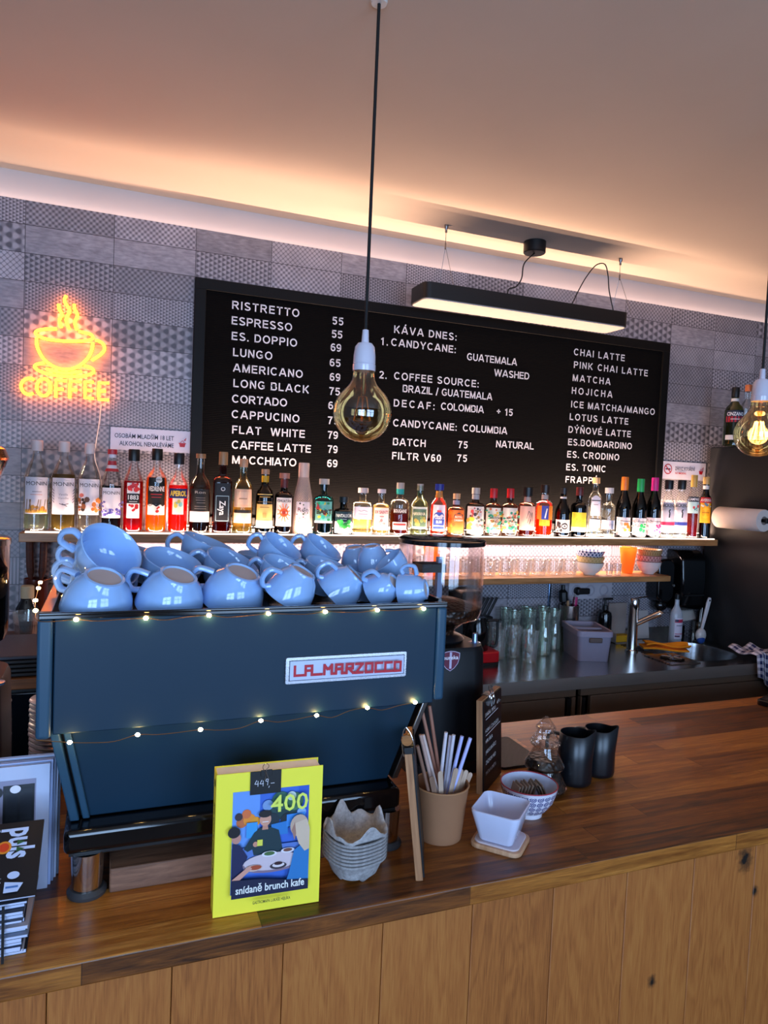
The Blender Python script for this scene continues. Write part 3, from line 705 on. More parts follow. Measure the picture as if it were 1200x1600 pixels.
# ------------------------------------------------------------------ amber pendant bulbs
AMBER = glass('#ecd4a4', 0.55, 0.01)
def pendant(name, loc, label, lit):
    """loc: centre of the bulb globe"""
    o = empty(name, loc, label, 'pendant lamp', 'amber globe pendants')
    s = 0.0665
    top = ZC-loc[2]
    MB().lathe([(0, -0.006), (0.017, -0.006), (0.019, 0), (0, 0)], 32, Matrix.Translation((0, 0, top))).build('ceiling_rose', solid('#e6dfd6', 0.4), o)
    MB().tube([(0, 0, 0.185), (0, 0, top-0.005)], 0.0037, 10).build('cord', solid('#0a0a0a', 0.7), o)
    sk = [(0.0255, 0.094), (0.0262, 0.098), (0.0262, 0.108), (0.0245, 0.1095), (0.0255, 0.111), (0.0250, 0.128), (0.0225, 0.148), (0.0165, 0.156), (0.0085, 0.158), (0.0085, 0.160), (0.0070, 0.186), (0.0035, 0.188), (0, 0.188)]
    MB().lathe([(0, 0.094)]+sk, 32).build('porcelain_socket', solid('#dcd8e6', 0.18, spec=0.6, coat=0.4), o)
    pr = [(0.0, -s)]
    for a in range(-80, 46, 8): pr.append((s*math.cos(R(a)), s*math.sin(R(a))))
    pr += [(0.0385, 0.0555), (0.0315, 0.0640), (0.0268, 0.0740), (0.0248, 0.084), (0.0243, 0.0945)]
    g = MB().lathe(pr, 48).build('glass_globe', AMBER, o)
    MB().lathe([(0.0, 0.035), (0.004, 0.036), (0.0055, 0.055), (0.006, 0.09), (0.0, 0.0935)], 16).build('glass_stem', glass('#e8c79a', 0.3), g)
    b = MB()
    for k in range(6):
        a = 2*math.pi*k/6
        b.tube([(0.010*math.cos(a), 0.010*math.sin(a), 0.036), (0.021*math.cos(a+.3), 0.021*math.sin(a+.3), -0.018)], 0.0011 if not lit else 0.0022, 6)
    b.build('filament', emit((1.0, 0.60, 0.18), 14.0) if lit else m_steel('#c98d52', 0.3), g)
    b = MB(); b.tube([(0, 0, 0.037), (0, 0, -0.02)], 0.0012, 6)
    for k in range(6):
        a = 2*math.pi*k/6; b.tube([(0, 0, 0.037), (0.010*math.cos(a), 0.010*math.sin(a), 0.036)], 0.0007, 5); b.tube([(0, 0, -0.02), (0.021*math.cos(a+.3), 0.021*math.sin(a+.3), -0.018)], 0.0007, 5)
    b.build('filament_support', m_steel('#b0703c', 0.3), g)
    if lit:
        l = bpy.data.lights.new('bulb_light', 'POINT'); l.energy = 1.6; l.color = (1.0, 0.55, 0.2); l.shadow_soft_size = 0.03
        lo = bpy.data.objects.new('bulb_light', l); COL.objects.link(lo); lo.parent = o; lo.location = (0, 0, 0.005)
    return o
c = at(566, 645, 1.508); pendant('pendant_bulb', (c.x, 1.508, c.z), 'unlit amber globe bulb on a long black cord in front of the menu board', False)
c = at(1185, 678, 1.50); pendant('pendant_bulb', (c.x, 1.50, c.z), 'glowing amber globe bulb beside the black fridge', True)
# unidentified dark object at the left edge of the view, built as a hanging shade
c = at(2, 745, 2.0)
o = empty('copper_rimmed_object', (c.x-0.085, 2.0, c.z), 'unidentified dark object with a copper rim at the far left, cut off by the edge', 'pendant lamp')
MB().lathe([(0.0, -0.07), (0.07, -0.068), (0.085, 0.0), (0.100, 0.045), (0.098, 0.055)], 32).build('shade', solid('#0b0909', 0.1, coat=0.5), o)
MB().lathe([(0.100, 0.042), (0.102, 0.048), (0.094, 0.070), (0.06, 0.088), (0.0, 0.09)], 32).build('copper_top', m_steel('#d98a50', 0.2), o)
MB().tube([(0, 0, 0.088), (0, 0, ZC-c.z)], 0.003, 8).build('cord', BLK, o)
# ------------------------------------------------------------------ espresso machine
BLUE = solid('#112d40', 0.45, spec=0.28, vary=0.03); BLUEL = solid('#28495f', 0.40, spec=0.35)
MX0, MX1, MY, MZ0, MZ1 = -0.100, 0.597, 1.170, 1.280, 1.462
MYB = 1.60
o = empty('espresso_machine', (0.25, 1.4, ZB), 'large slate-blue espresso machine on chrome feet, cups piled on top', 'espresso machine')
def L_(x, y, z): return (x-0.25, y-1.4, z-ZB)
def bx(name, x0, x1, y0, y1, z0, z1, mat, par=None, bevel=0.0, **k): return MB().box(L_(x0, y0, z0), L_(x1, y1, z1)).build(name, mat, par or o, bevel=bevel, **k)
up = bx('back_panel', MX0+0.024, MX1-0.022, MY, MY+0.02, MZ0, MZ1, BLUE, bevel=0.002)
bx('panel_edge', MX0, MX0+0.0225, MY-0.002, MY+0.022, MZ0-0.006, MZ1, BLUEL, bevel=0.006, seg=4)
bx('panel_edge', MX1-0.021, MX1, MY-0.002, MY+0.022, MZ0+0.004, MZ1, BLUEL, bevel=0.006, seg=4)
bx('upper_body', MX0+0.012, MX1-0.012, MY+0.022, MYB-0.03, MZ0, 1.4294, BLK)
# lower panel, leaning and tapering
y1_, y2_ = MY+0.03, MY+0.055
zt, zb = MZ0-0.0, 1.118
tl, tr, bl, br = -0.062, 0.560, -0.030, 0.512
MB().add([L_(tl, y1_, zt), L_(tr, y1_, zt), L_(br, y2_, zb), L_(bl, y2_, zb), L_(tl, y1_+0.015, zt), L_(tr, y1_+0.015, zt), L_(br, y2_+0.015, zb), L_(bl, y2_+0.015, zb)],
         [(0, 3, 2, 1), (4, 5, 6, 7), (0, 1, 5, 4), (1, 2, 6, 5), (2, 3, 7, 6), (3, 0, 4, 7)]).build('lower_panel', BLUE, o, bevel=0.002)
def slab(name, x0a, x1a, x0b, x1b, ya, yb, dep, mat, za=zt, zb_=zb):
    MB().add([L_(x0a, ya, za), L_(x1a, ya, za), L_(x1b, yb, zb_), L_(x0b, yb, zb_), L_(x0a, ya+dep, za), L_(x1a, ya+dep, za), L_(x1b, yb+dep, zb_), L_(x0b, yb+dep, zb_)],
             [(0, 3, 2, 1), (4, 5, 6, 7), (0, 1, 5, 4), (1, 2, 6, 5), (2, 3, 7, 6), (3, 0, 4, 7)]).build(name, mat, o, bevel=0.002)
slab('panel_rib', tl-0.001, tl+0.010, bl-0.001, bl+0.010, y1_-0.008, y2_-0.008, 0.03, BLUEL)
slab('side_leg', tl-0.020, tl-0.006, bl-0.020, bl-0.006, y1_-0.012, y2_-0.012, 0.30, BLUEL)
slab('side_leg', tr+0.010, tr+0.022, br+0.008, br+0.020, y1_-0.004, y2_-0.004, 0.30, m_steel('#8f8d8b', 0.3))
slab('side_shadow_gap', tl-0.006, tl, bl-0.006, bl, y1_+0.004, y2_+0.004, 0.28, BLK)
slab('inner_body', tl+0.02, tr-0.02, bl+0.02, br-0.02, y1_+0.02, y2_+0.02, 0.30, BLK)
bx('base', -0.058, 0.524, MY+0.012, MYB-0.04, 1.076, 1.116, BLKG, bevel=0.010, seg=4)
bx('base_skirt', -0.050, 0.517, MY+0.022, MYB-0.06, 1.070, 1.078, BLK)
for (x, y) in ((-0.022, 1.205), (0.505, 1.205), (-0.022, 1.52), (0.505, 1.52)):
    ft = MB().lathe([(0.0, 0.0725), (0.026, 0.0725), (0.0235, 0.012), (0.0, 0.012)], 32, Matrix.Translation(L_(x, y, ZB))).build('foot', CHROME, o)
    MB().lathe([(0, 0.0003), (0.030, 0.0003), (0.031, 0.006), (0.026, 0.012), (0, 0.012)], 32, Matrix.Translation(L_(x, y, ZB))).build('foot_pad', solid('#3a3a3c', 0.4), ft)
TZ = 1.4345
tray = bx('cup_tray', MX0+0.010, MX1-0.010, MY+0.0225, MYB, 1.4297, TZ, BLKG)
bx('tray_rail', MX0+0.002, MX1-0.002, MY-0.003, MY+0.020, MZ1, MZ1+0.006, BLKG, bevel=0.001)
bx('tray_rail', MX0+0.002, MX1-0.002, MY-0.003, MY+0.004, MZ1+0.006, MZ1+0.010, BLKG, bevel=0.001)
bx('tray_rail', MX1-0.010, MX1-0.002, MY+0.021, MYB, 1.4297, MZ1+0.012, BLKG, bevel=0.001)
bx('tray_rail', MX0+0.002, MX1-0.002, MYB+0.001, MYB+0.007, 1.4297, MZ1+0.018, BLKG, bevel=0.001)
bx('side_guard', MX0+0.002, MX0+0.019, MY+0.021, MYB, 1.4297, MZ1+0.008, m_steel('#9a8c84', 0.3), bevel=0.001)
bx('tray_rail', MX0+0.013, MX0+0.018, MY+0.20, MYB, MZ1+0.0082, MZ1+0.020, BLKG, bevel=0.001)
# name plate
a, c = at(446, 1048, MY-0.004), at(634, 1036, MY-0.004)
px0, px1, pz = a.x, c.x, 1.3595
pw_, ph = px1-px0, 0.046
pl = MB().add([L_(x, y, z) for y in (MY, MY-0.006) for x, z in rrect(px0, px1, pz-ph/2, pz+ph/2, 0.003)],
     [tuple(range(24))[::-1], tuple(range(24, 48))]+[(k, (k+1) % 24, 24+(k+1) % 24, 24+k) for k in range(24)]).build('name_plate', m_steel('#dcdce4', 0.25), o, smooth=30)
w_ = flat_wrap(L_(px0, MY-0.0062, pz-ph/2), (1, 0, 0), (0, 0, 1))
L = Label(w_); DK = solid('#1b2440', 0.4); WPL = solid('#c9d2ec', 0.3); REDP = solid('#c01026', 0.4)
L.rect(0.006, pw_-0.004, 0.005, ph-0.005, DK, 1); L.rect(0.0072, pw_-0.0052, 0.0062, ph-0.0062, WPL, 1)
def strk(pts, ox, s=0.0150, w=0.0046):
    q = [(0.016+ox*0.0192+x*s, 0.0145+y*s*1.05) for x, y in pts]
    for (p, r) in zip(q[:-1], q[1:]):
        x0, x1 = sorted((p[0], r[0])); y0, y1 = sorted((p[1], r[1]))
        if abs(p[0]-r[0]) > 1e-6 and abs(p[1]-r[1]) > 1e-6: L.line([p, r], w, REDP)
        else: L.rect(x0-w/2, x1+w/2, y0-w/2, y1+w/2, REDP, 1)
strk([(0, 1), (0, 0), (1.0, 0)], 0); strk([(0, 0), (0, 1), (.75, 1), (.75, 0), (1.9, 0)], 1); strk([(0, .5), (.75, .5)], 1)
strk([(0, 0), (0, 1), (.45, .45), (.9, 1), (.9, 0), (1.28, 0)], 2.75); strk([(0, 0), (0, 1), (.75, 1), (.75, 0), (1.28, 0)], 3.85); strk([(0, .5), (.75, .5)], 3.85)
strk([(0, 0), (0, 1), (.75, 1), (.75, .5), (0, .5)], 4.85); strk([(.3, .5), (.8, 0), (1.2, 0)], 4.85)
strk([(0, 1), (.8, 1), (0, 0), (.8, 0)], 5.75); strk([(0, 0), (0, 1), (.8, 1), (.8, 0), (0, 0)], 6.7); strk([(.8, 1), (0, 1), (0, 0), (1.22, 0)], 7.65)
strk([(.8, 1), (0, 1), (0, 0), (1.22, 0)], 8.6); strk([(0, 0), (0, 1), (.75, 1), (.75, 0), (0, 0)], 9.55)
L.build('plate_lettering', pl)

# ------------------------------------------------------------------ fairy lights
o = empty('fairy_lights', (0, 0, 0), 'string of tiny warm fairy lights along the blue machine edges', 'fairy lights')
FW = m_steel('#c08a52', 0.3); FL = emit((1.0, 0.60, 0.18), 170.0)
top = [(119, 968), (228, 966), (327, 954), (420, 950), (509, 943), (590, 946), (662.6, 943)]
low = [(109, 1160), (215, 1148), (313.5, 1140), (407.7, 1126), (494.7, 1118), (574, 1106), (649, 1097.7)]
side = [at(55.5, 954, MY+0.06), at(55.5, 938, MY+0.16), at(60, 919, MY+0.27), at(63, 910, MY+0.36)]
ptop = [at(u, v, MY-0.006) for u, v in top]; plow = [at(u, v, MY-0.006) for u, v in low]
for p in ptop: p.z = min(p.z, MZ1-0.001)
def sag(ps, d):
    out = []
    for p, q in zip(ps[:-1], ps[1:]):
        out += [p, p.lerp(q, 0.3)+Vector((0, 0, -d*random.uniform(0.2, 1))), p.lerp(q, 0.65)+Vector((0, 0, -d*random.uniform(0.0, 1)))]
    return out+[ps[-1]]
MB().tube(smoothpath([Vector((MX0-0.004, MY+0.4, MZ1+0.004))]+side[::-1]+[Vector((MX0+0.004, MY-0.005, MZ1-0.002))]+sag(ptop, 0.006), 4), 0.0006, 5).build('copper_wire', FW, o)
MB().tube(smoothpath([Vector((MX0+0.002, MY-0.004, MZ0-0.004))]+sag(plow, 0.008), 4), 0.0006, 5).build('copper_wire', FW, o)
sp = MB().sphere((0, 0, 0), 0.0030, seg=10, rings=6, sc=(1.3, 1, 1)).build('light_bead', FL, o)
for k, p in enumerate(ptop+plow+side):
    q = sp if k == 0 else sp.copy()
    if k: COL.objects.link(q); q.parent = o
    q.location = p

# ------------------------------------------------------------------ cups
CUPM = solid('#9fc4f2', 0.10, spec=0.6, coat=0.5, vary=0.02); BISQ = solid('#c3b2ac', 0.75)  # white cups: the blue of the window light is put into the glaze colour
def make_cup(rim, h, label):
    k = rim/0.056; o = empty('coffee_cup', (0, 0, 0), label, 'cup', 'cups on the espresso machine')
    f = rim*0.56
    pr = [(f-0.006, -h/2+0.003), (f-0.004, -h/2), (f, -h/2+0.001), (f+0.001, -h/2+0.006), (rim*0.74, -h*0.28), (rim*0.90, -h*0.02), (rim*0.975, h*0.24), (rim, h/2-0.001), (rim-0.0015, h/2), (rim-0.0035, h/2-0.001), (rim*0.975-0.0045, h*0.24), (rim*0.90-0.005, -h*0.02), (rim*0.70, -h*0.26), (f*0.7, -h/2+0.009), (0, -h/2+0.008)]
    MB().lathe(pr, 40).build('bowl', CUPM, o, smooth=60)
    MB().lathe([(0, -h/2+0.0025), (f-0.005, -h/2+0.003)], 32).build('bare_foot', BISQ, o)
    hp = smoothpath([(rim*0.955, 0, h*0.30), (rim*1.22, 0, h*0.36), (rim*1.42, 0, h*0.14), (rim*1.30, 0, -h*0.16), (rim*0.83, 0, -h*0.20)], 5)
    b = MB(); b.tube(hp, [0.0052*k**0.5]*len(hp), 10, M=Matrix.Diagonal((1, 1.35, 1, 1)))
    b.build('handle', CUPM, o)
    return o
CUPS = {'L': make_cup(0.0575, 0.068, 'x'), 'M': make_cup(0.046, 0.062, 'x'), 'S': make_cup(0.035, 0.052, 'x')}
CH = {'L': 0.068, 'M': 0.062, 'S': 0.052}
USED = set()
def cup(kind, u, v, y, axis, hdir, label, mouth=False, foot=False):
    """axis: direction the mouth faces; (u, v): photo pixel of the cup's middle, or of its mouth / foot centre"""
    a = Vector(axis).normalized(); hd = Vector(hdir); hd = (hd-a*hd.dot(a)).normalized()
    p = at(u, v, y)
    if mouth: p = p-a*CH[kind]/2
    if foot: p = p+a*CH[kind]/2
    yv = a.cross(hd); M = Matrix(((hd.x, yv.x, a.x, p.x), (hd.y, yv.y, a.y, p.y), (hd.z, yv.z, a.z, p.z), (0, 0, 0, 1)))
    c = CUPS[kind]
    if kind in USED: c = dup(c, matrix=M)
    else: USED.add(kind); c.matrix_world = M
    c['label'] = label
    return c
SW, N = 'blue-lit white cup ', 0
cup('L', 164, 902, 1.225, (-.20, .36, -.92), (-.55, .15, .9), 'large blue-lit white upside-down cup at the left end of the front row', foot=True)
cup('L', 276, 901, 1.225, (-.22, .36, -.92), (-1, .3, .5), 'large blue-lit white upside-down cup second from the left in the front row', foot=True)
cup('L', 380, 895, 1.228, (-.26, .36, -.92), (-1, .2, .3), 'large blue-lit white upside-down cup third from the left in the front row', foot=True)
cup('M', 474, 891, 1.232, (-.42, .26, -.87), (-1, -.2, .2), 'medium blue-lit white upside-down cup with a warm glow on its right side, front row', foot=True)
cup('M', 560, 897, 1.236, (-.66, .28, -.72), (-.6, -.3, 1), 'medium blue-lit white upside-down cup tipped right, its handle raised, front row', foot=True)
cup('S', 617, 909, 1.236, (-.58, .62, -.52), (-.8, -.1, .6), 'small blue-lit white cup tipped on its side near the right end of the front row', foot=True)
cup('S', 657, 928, 1.236, (-.76, .62, -.18), (-.3, .2, .9), 'small blue-lit white cup lying at the right corner with its foot showing', foot=True)
n = Vector((.47, -.60, .64)).normalized()
m0 = at(176, 857, 1.315)
for k in range(4):
    q = m0-n*(0.0285*k)*0.55+Vector((0.004*k, 0.009*k, -0.0145*k))
    c = cup('L', 176, 857, 1.315, n+Vector((-.03*k, .06*k, .10*k)), (-1, 0, .45), ('large blue-lit white cup lying open to the viewer on top of the left pile', 'blue-lit white cup nested just under the open cup of the left pile', 'third blue-lit white cup down in the tilted left pile', 'lowest blue-lit white cup of the tilted left pile')[k], mouth=True)
    c.matrix_world = Matrix.Translation(q-m0) @ c.matrix_world
cup('L', 272, 874, 1.345, (.26, -.30, .92), (-1, .3, 0), 'large blue-lit white cup tilted mouth-up behind the second upside-down cup', mouth=True)
cup('L', 245, 862, 1.47, (.30, .05, .95), (-1, 0, 0), 'blue-lit white cup with a dim rim at the back of the left side', mouth=True)
cup('L', 366, 876, 1.345, (.36, -.32, .88), (-1, .1, .4), 'large blue-lit white cup tilted mouth-up resting on the third upside-down cup', mouth=True)
cup('L', 338, 865, 1.45, (.34, -.10, .93), (-1, 0, .3), 'large blue-lit white cup at the back with its handle up, left of centre', mouth=True)
cup('M', 392, 864, 1.53, (.05, -.05, 1), (-1, 0, 0), 'blue-lit white cup standing far back behind the two raised cups', mouth=True)
cup('M', 446, 881, 1.335, (.26, -.26, .93), (-1, .2, .1), 'medium blue-lit white cup under the left one of the two raised cups', mouth=True)
cup('M', 512, 881, 1.335, (.22, -.26, .94), (-1, .2, .1), 'medium blue-lit white cup under the right one of the two raised cups', mouth=True)
cup('M', 444, 851, 1.36, (.46, -.36, .80), (-1, .1, .45), 'medium blue-lit white raised cup, left one of the two on top of the pile', mouth=True)
cup('M', 508, 852, 1.375, (.46, -.36, .80), (-1, .1, .45), 'medium blue-lit white raised cup, right one of the two on top of the pile', mouth=True)
cup('M', 572, 892, 1.335, (.20, -.10, .97), (1, .5, 0), 'medium blue-lit white cup mouth-up behind the two tipped cups', mouth=True)
cup('S', 617, 893, 1.34, (-.62, .1, .68), (-1, -.3, -.2), 'small blue-lit white cup leaning with its ring handle towards the pile, right side')
cup('S', 555, 871, 1.47, (.2, .1, -.97), (1, -.2, 0), 'small blue-lit white upside-down cup at the back right of the pile')
cup('S', 582, 870, 1.40, (.2, .1, -.97), (1, -.4, 0), 'small blue-lit white upside-down cup at the back, nearest the bean hopper')

# settle the pile: each cup nudged until it rests against its neighbours
NUDGE = {
 'large blue-lit white upside-down cup at the left end of the front row': (0.0, 0.0, 0.0023),
 'large blue-lit white upside-down cup second from the left in the front row': (0.0046, 0.0079, 0.0028),
 'large blue-lit white upside-down cup third from the left in the front row': (0.0053, 0.0311, -0.0018),
 'medium blue-lit white upside-down cup tipped right, its handle raised, front row': (0.0111, 0.045, -0.0061),
 'small blue-lit white cup lying at the right corner with its foot showing': (0.0025, -0.0216, 0.013),
 'large blue-lit white cup lying open to the viewer on top of the left pile': (-0.0, 0.004, -0.0005),
 'blue-lit white cup nested just under the open cup of the left pile': (-0.0001, 0.0079, -0.0011),
 'third blue-lit white cup down in the tilted left pile': (-0.0001, 0.0039, 0.0018),
 'lowest blue-lit white cup of the tilted left pile': (0.0003, -0.0118, 0.0275),
 'large blue-lit white cup tilted mouth-up behind the second upside-down cup': (0.003, 0.0394, -0.006),
 'blue-lit white cup with a dim rim at the back of the left side': (0.0017, 0.0317, -0.0043),
 'large blue-lit white cup tilted mouth-up resting on the third upside-down cup': (0.0121, 0.0772, -0.0117),
 'large blue-lit white cup at the back with its handle up, left of centre': (-0.0022, 0.0816, 0.0169),
 'medium blue-lit white cup under the right one of the two raised cups': (0.0136, 0.0455, -0.0071),
 'medium blue-lit white raised cup, left one of the two on top of the pile': (0.0157, 0.0697, -0.0084),
 'medium blue-lit white raised cup, right one of the two on top of the pile': (0.0269, 0.0935, -0.0114),
 'medium blue-lit white cup mouth-up behind the two tipped cups': (0.0208, 0.0576, -0.0081),
 'small blue-lit white cup leaning with its ring handle towards the pile, right side': (-0.0046, -0.011, 0.0076),
 'blue-lit white cup standing far back behind the two raised cups': (0.0209, 0.0156, -0.0021),
 'small blue-lit white upside-down cup at the back right of the pile': (0.0013, 0.0038, -0.0005),
}
for c in [q for q in COL.objects if q.name.startswith('coffee_cup')]:
    if c.get('label') in NUDGE: c.matrix_world = Matrix.Translation(NUDGE[c['label']]) @ c.matrix_world

# saucers behind the left end
def plate_stack(x, y, n, r, label, group):
    first = None
    for k in range(n):
        if first is None:
            first = MB().lathe([(0, 0), (r*0.5, 0), (r*0.55, 0.003), (r*0.9, 0.010), (r, 0.0145), (r-0.001, 0.0165), (r*0.88, 0.0125), (r*0.5, 0.005), (0, 0.005)], 32).build('saucer', solid('#d5dbe6', 0.2, coat=0.3), None)
            q = first
        else: q = first.copy(); COL.objects.link(q)
        q.location = (x+random.uniform(-.0015, .0015), y, ZB+k*0.0105); tag(q, label, 'saucer', group)
plate_stack(-0.098, 1.672, 17, 0.058, 'white saucer in the stack just behind the machine', 'saucers behind the machine')
plate_stack(-0.245, 1.675, 17, 0.055, 'white saucer in the stack behind the left grinder', 'saucers behind the left grinder')

# ------------------------------------------------------------------ grinders
GBLK = solid('#0b0b0e', 0.42, spec=0.3); HOP = glass('#fdfbfa', 0.12, 0.02, 0.0, 0.45)
def grinder(loc, label, r, bodyhw, bh, hop0, hop1, smoky):
    o = empty('coffee_grinder', loc, label, 'coffee grinder')
    MB().prism(rrect(-bodyhw-0.006, bodyhw+0.006, -0.115, 0.13, 0.045, 8), 0.0, 0.03).build('base', BLK, o)
    b = MB(); rr = []
    for z, s in ((0.03, 1.0), (bh*0.6, 0.985), (bh-0.012, 0.95), (bh, 0.90)): rr.append([(x*s, y*s, z) for x, y in rrect(-bodyhw, bodyhw, -0.11, 0.11, 0.045, 8)])
    n = len(rr[0]); b.add(sum(rr, []), [(i*n+k, i*n+(k+1) % n, (i+1)*n+(k+1) % n, (i+1)*n+k) for i in range(3) for k in range(n)]+[tuple(3*n+k for k in range(n))])
    b.build('body', GBLK, o, smooth=40)
    MB().lathe([(0, bh), (0.062, bh), (0.066, bh+0.005), (0.060, hop0-0.03), (0.045, hop0-0.025), (0, hop0-0.025)], 32).build('adjustment_collar', solid('#1c1c20', 0.3), o)
    kb = MB(); kb.lathe([(0, 0), (0.016, 0), (0.016, 0.004), (0.007, 0.005), (0.006, 0.026), (0.0, 0.027)], 16, Matrix.Translation((0.075, -0.055, bh-0.004)))
    kb.build('adjustment_knob', solid('#9fb4d8', 0.25, metal=0.8), o)
    hp = MB().lathe([(0.040, hop0-0.028), (0.044, hop0-0.012), (r*0.62, hop0+0.006), (r*0.93, hop0+0.018), (r*0.985, hop0+0.032), (r, hop0+0.06), (r, hop1-0.012), (r-0.003, hop1-0.012), (r-0.003, hop0+0.06), (r*0.955, hop0+0.034)], 56).build('hopper', smoky or HOP, o)
    MB().lathe([(0, hop1-0.013), (r*0.9, hop1-0.013), (r+0.002, hop1-0.012), (r+0.002, hop1-0.002), (r*0.97, hop1+0.001), (0.02, hop1+0.004), (0, hop1+0.004)], 56).build('hopper_lid', BLKG, o)
    be = MB().lathe([(0.038, hop0-0.025), (0.042, hop0-0.010), (r*0.60, hop0+0.008), (r*0.90, hop0+0.020), (r*0.96, hop0+0.034), (r*0.965, hop0+0.045), (r*0.5, hop0+0.060), (0, hop0+0.064)], 40).build('coffee_beans', m_beans(), o)
    if not smoky:
        MB().box((-0.010, -0.004, hop0+0.055), (0.004, 0.010, hop0+0.165)).build('hopper_divider', solid('#8fa3c9', 0.2), hp)
        MB().box((-0.065, -0.03, hop0+0.13), (0.0, 0.03, hop0+0.15)).build('magnet_block', solid('#3a3a3a', 0.5), hp)
    return o
g = grinder((0.772, 1.56, ZB), 'black grinder with a large clear bean hopper and crest, right of the machine', 0.1066, 0.095, 0.303, 0.344, 0.556, None)
w_ = flat_wrap((0, -0.1075, 0), (1, 0, 0), (0, 0, 1)); L = Label(w_)
LIL = solid('#c9bcd6', 0.4); WINE = solid('#6a1f3a', 0.4)
cxx, cz = at(704, 1033, 1.452).x-0.772, at(704, 1033, 1.452).z-ZB
def shield(s): return [(cxx+x*s, cz+y*s) for x, y in ((-1, .75), (-.5, .93), (0, 1.0), (.5, .93), (1, .75), (.97, .2), (.8, -.3), (.45, -.72), (0, -1), (-.45, -.72), (-.8, -.3), (-.97, .2))]
L.poly(shield(0.0245), LIL); L.poly(shield(0.0228), WINE)
L.rect(cxx-0.003, cxx+0.003, cz-0.018, cz+0.0215, LIL, 1)
L.text('eureka', cxx, cz+0.004, 0.009, solid('#f4eef6', 0.4), bold=0.02, width=0.040)
L.build('crest', g)
L = Label(flat_wrap((0, -0.1042, 0), (1, 0, 0), (0, 0, 1))); L.text('ZENITH', at(702, 1003, 1.45).x-0.772+0.012, 0.287, 0.0075, solid('#dedbe6', 0.4), align='r', bold=0.02, width=0.050); L.build('lettering', g)
grinder((-0.262, 1.47, ZB), 'black grinder with a smoky hopper at the left edge behind the magazines', 0.088, 0.090, 0.300, 0.350, 0.558, glass('#7d7f8c', 0.35, 0.03))
# ------------------------------------------------------------------ bottles
CLEAR = glass('#fbfcfb', 0.12, 0.02); GREENG = glass('#cfdcc8', 0.15); DARKG = glass('#2b241c', 0.2); TEALG = glass('#3f8f92', 0.2); NAVYG = glass('#12303f', 0.2)
def K(c, r=0.5): return solid(c, r)
def prof(kind, h, r, nr):
    """outer profile up to the mouth, without the cap"""
    if kind == 'syrup':  p = [(r, .012), (r, .56), (r*.99, .60), (r*.88, .66), (r*.66, .735), (nr*1.15, .80), (nr, .84), (nr*.92, .97)]
    elif kind == 'round': p = [(r, .012), (r, .54), (r*.97, .60), (r*.82, .665), (r*.55, .71), (nr*1.1, .75), (nr, .78), (nr, .97)]
    elif kind == 'tall': p = [(r, .012), (r, .60), (r*.96, .65), (r*.75, .71), (nr*1.15, .76), (nr, .79), (nr, .97)]
    elif kind == 'wine': p = [(r, .012), (r, .44), (r*.96, .52), (r*.80, .60), (nr*1.35, .70), (nr, .78), (nr*.95, .97)]
    elif kind == 'squat': p = [(r, .015), (r, .58), (r*.96, .635), (r*.80, .67), (nr*1.1, .70), (nr, .73), (nr, .97)]
    elif kind == 'cone': p = [(r, .012), (r, .38), (r*.93, .52), (r*.72, .66), (nr*1.08, .78), (nr, .82), (nr, .97)]
    elif kind == 'box': p = [(r, .012), (r, .62), (r*.97, .66), (r*.85, .685), (nr*1.1, .71), (nr, .73), (nr, .97)]
    return [(a, b*h) for a, b in p]
def r_at(p, z):
    for (r0, z0), (r1, z1) in zip(p[:-1], p[1:]):
        if z0 <= z <= z1: return r0+(r1-r0)*(z-z0)/max(z1-z0, 1e-6)
    return p[0][0] if z < p[0][1] else p[-1][0]
def rects(a, *rs):
    """label art from (kind, ...) tuples, in fractions of the label"""
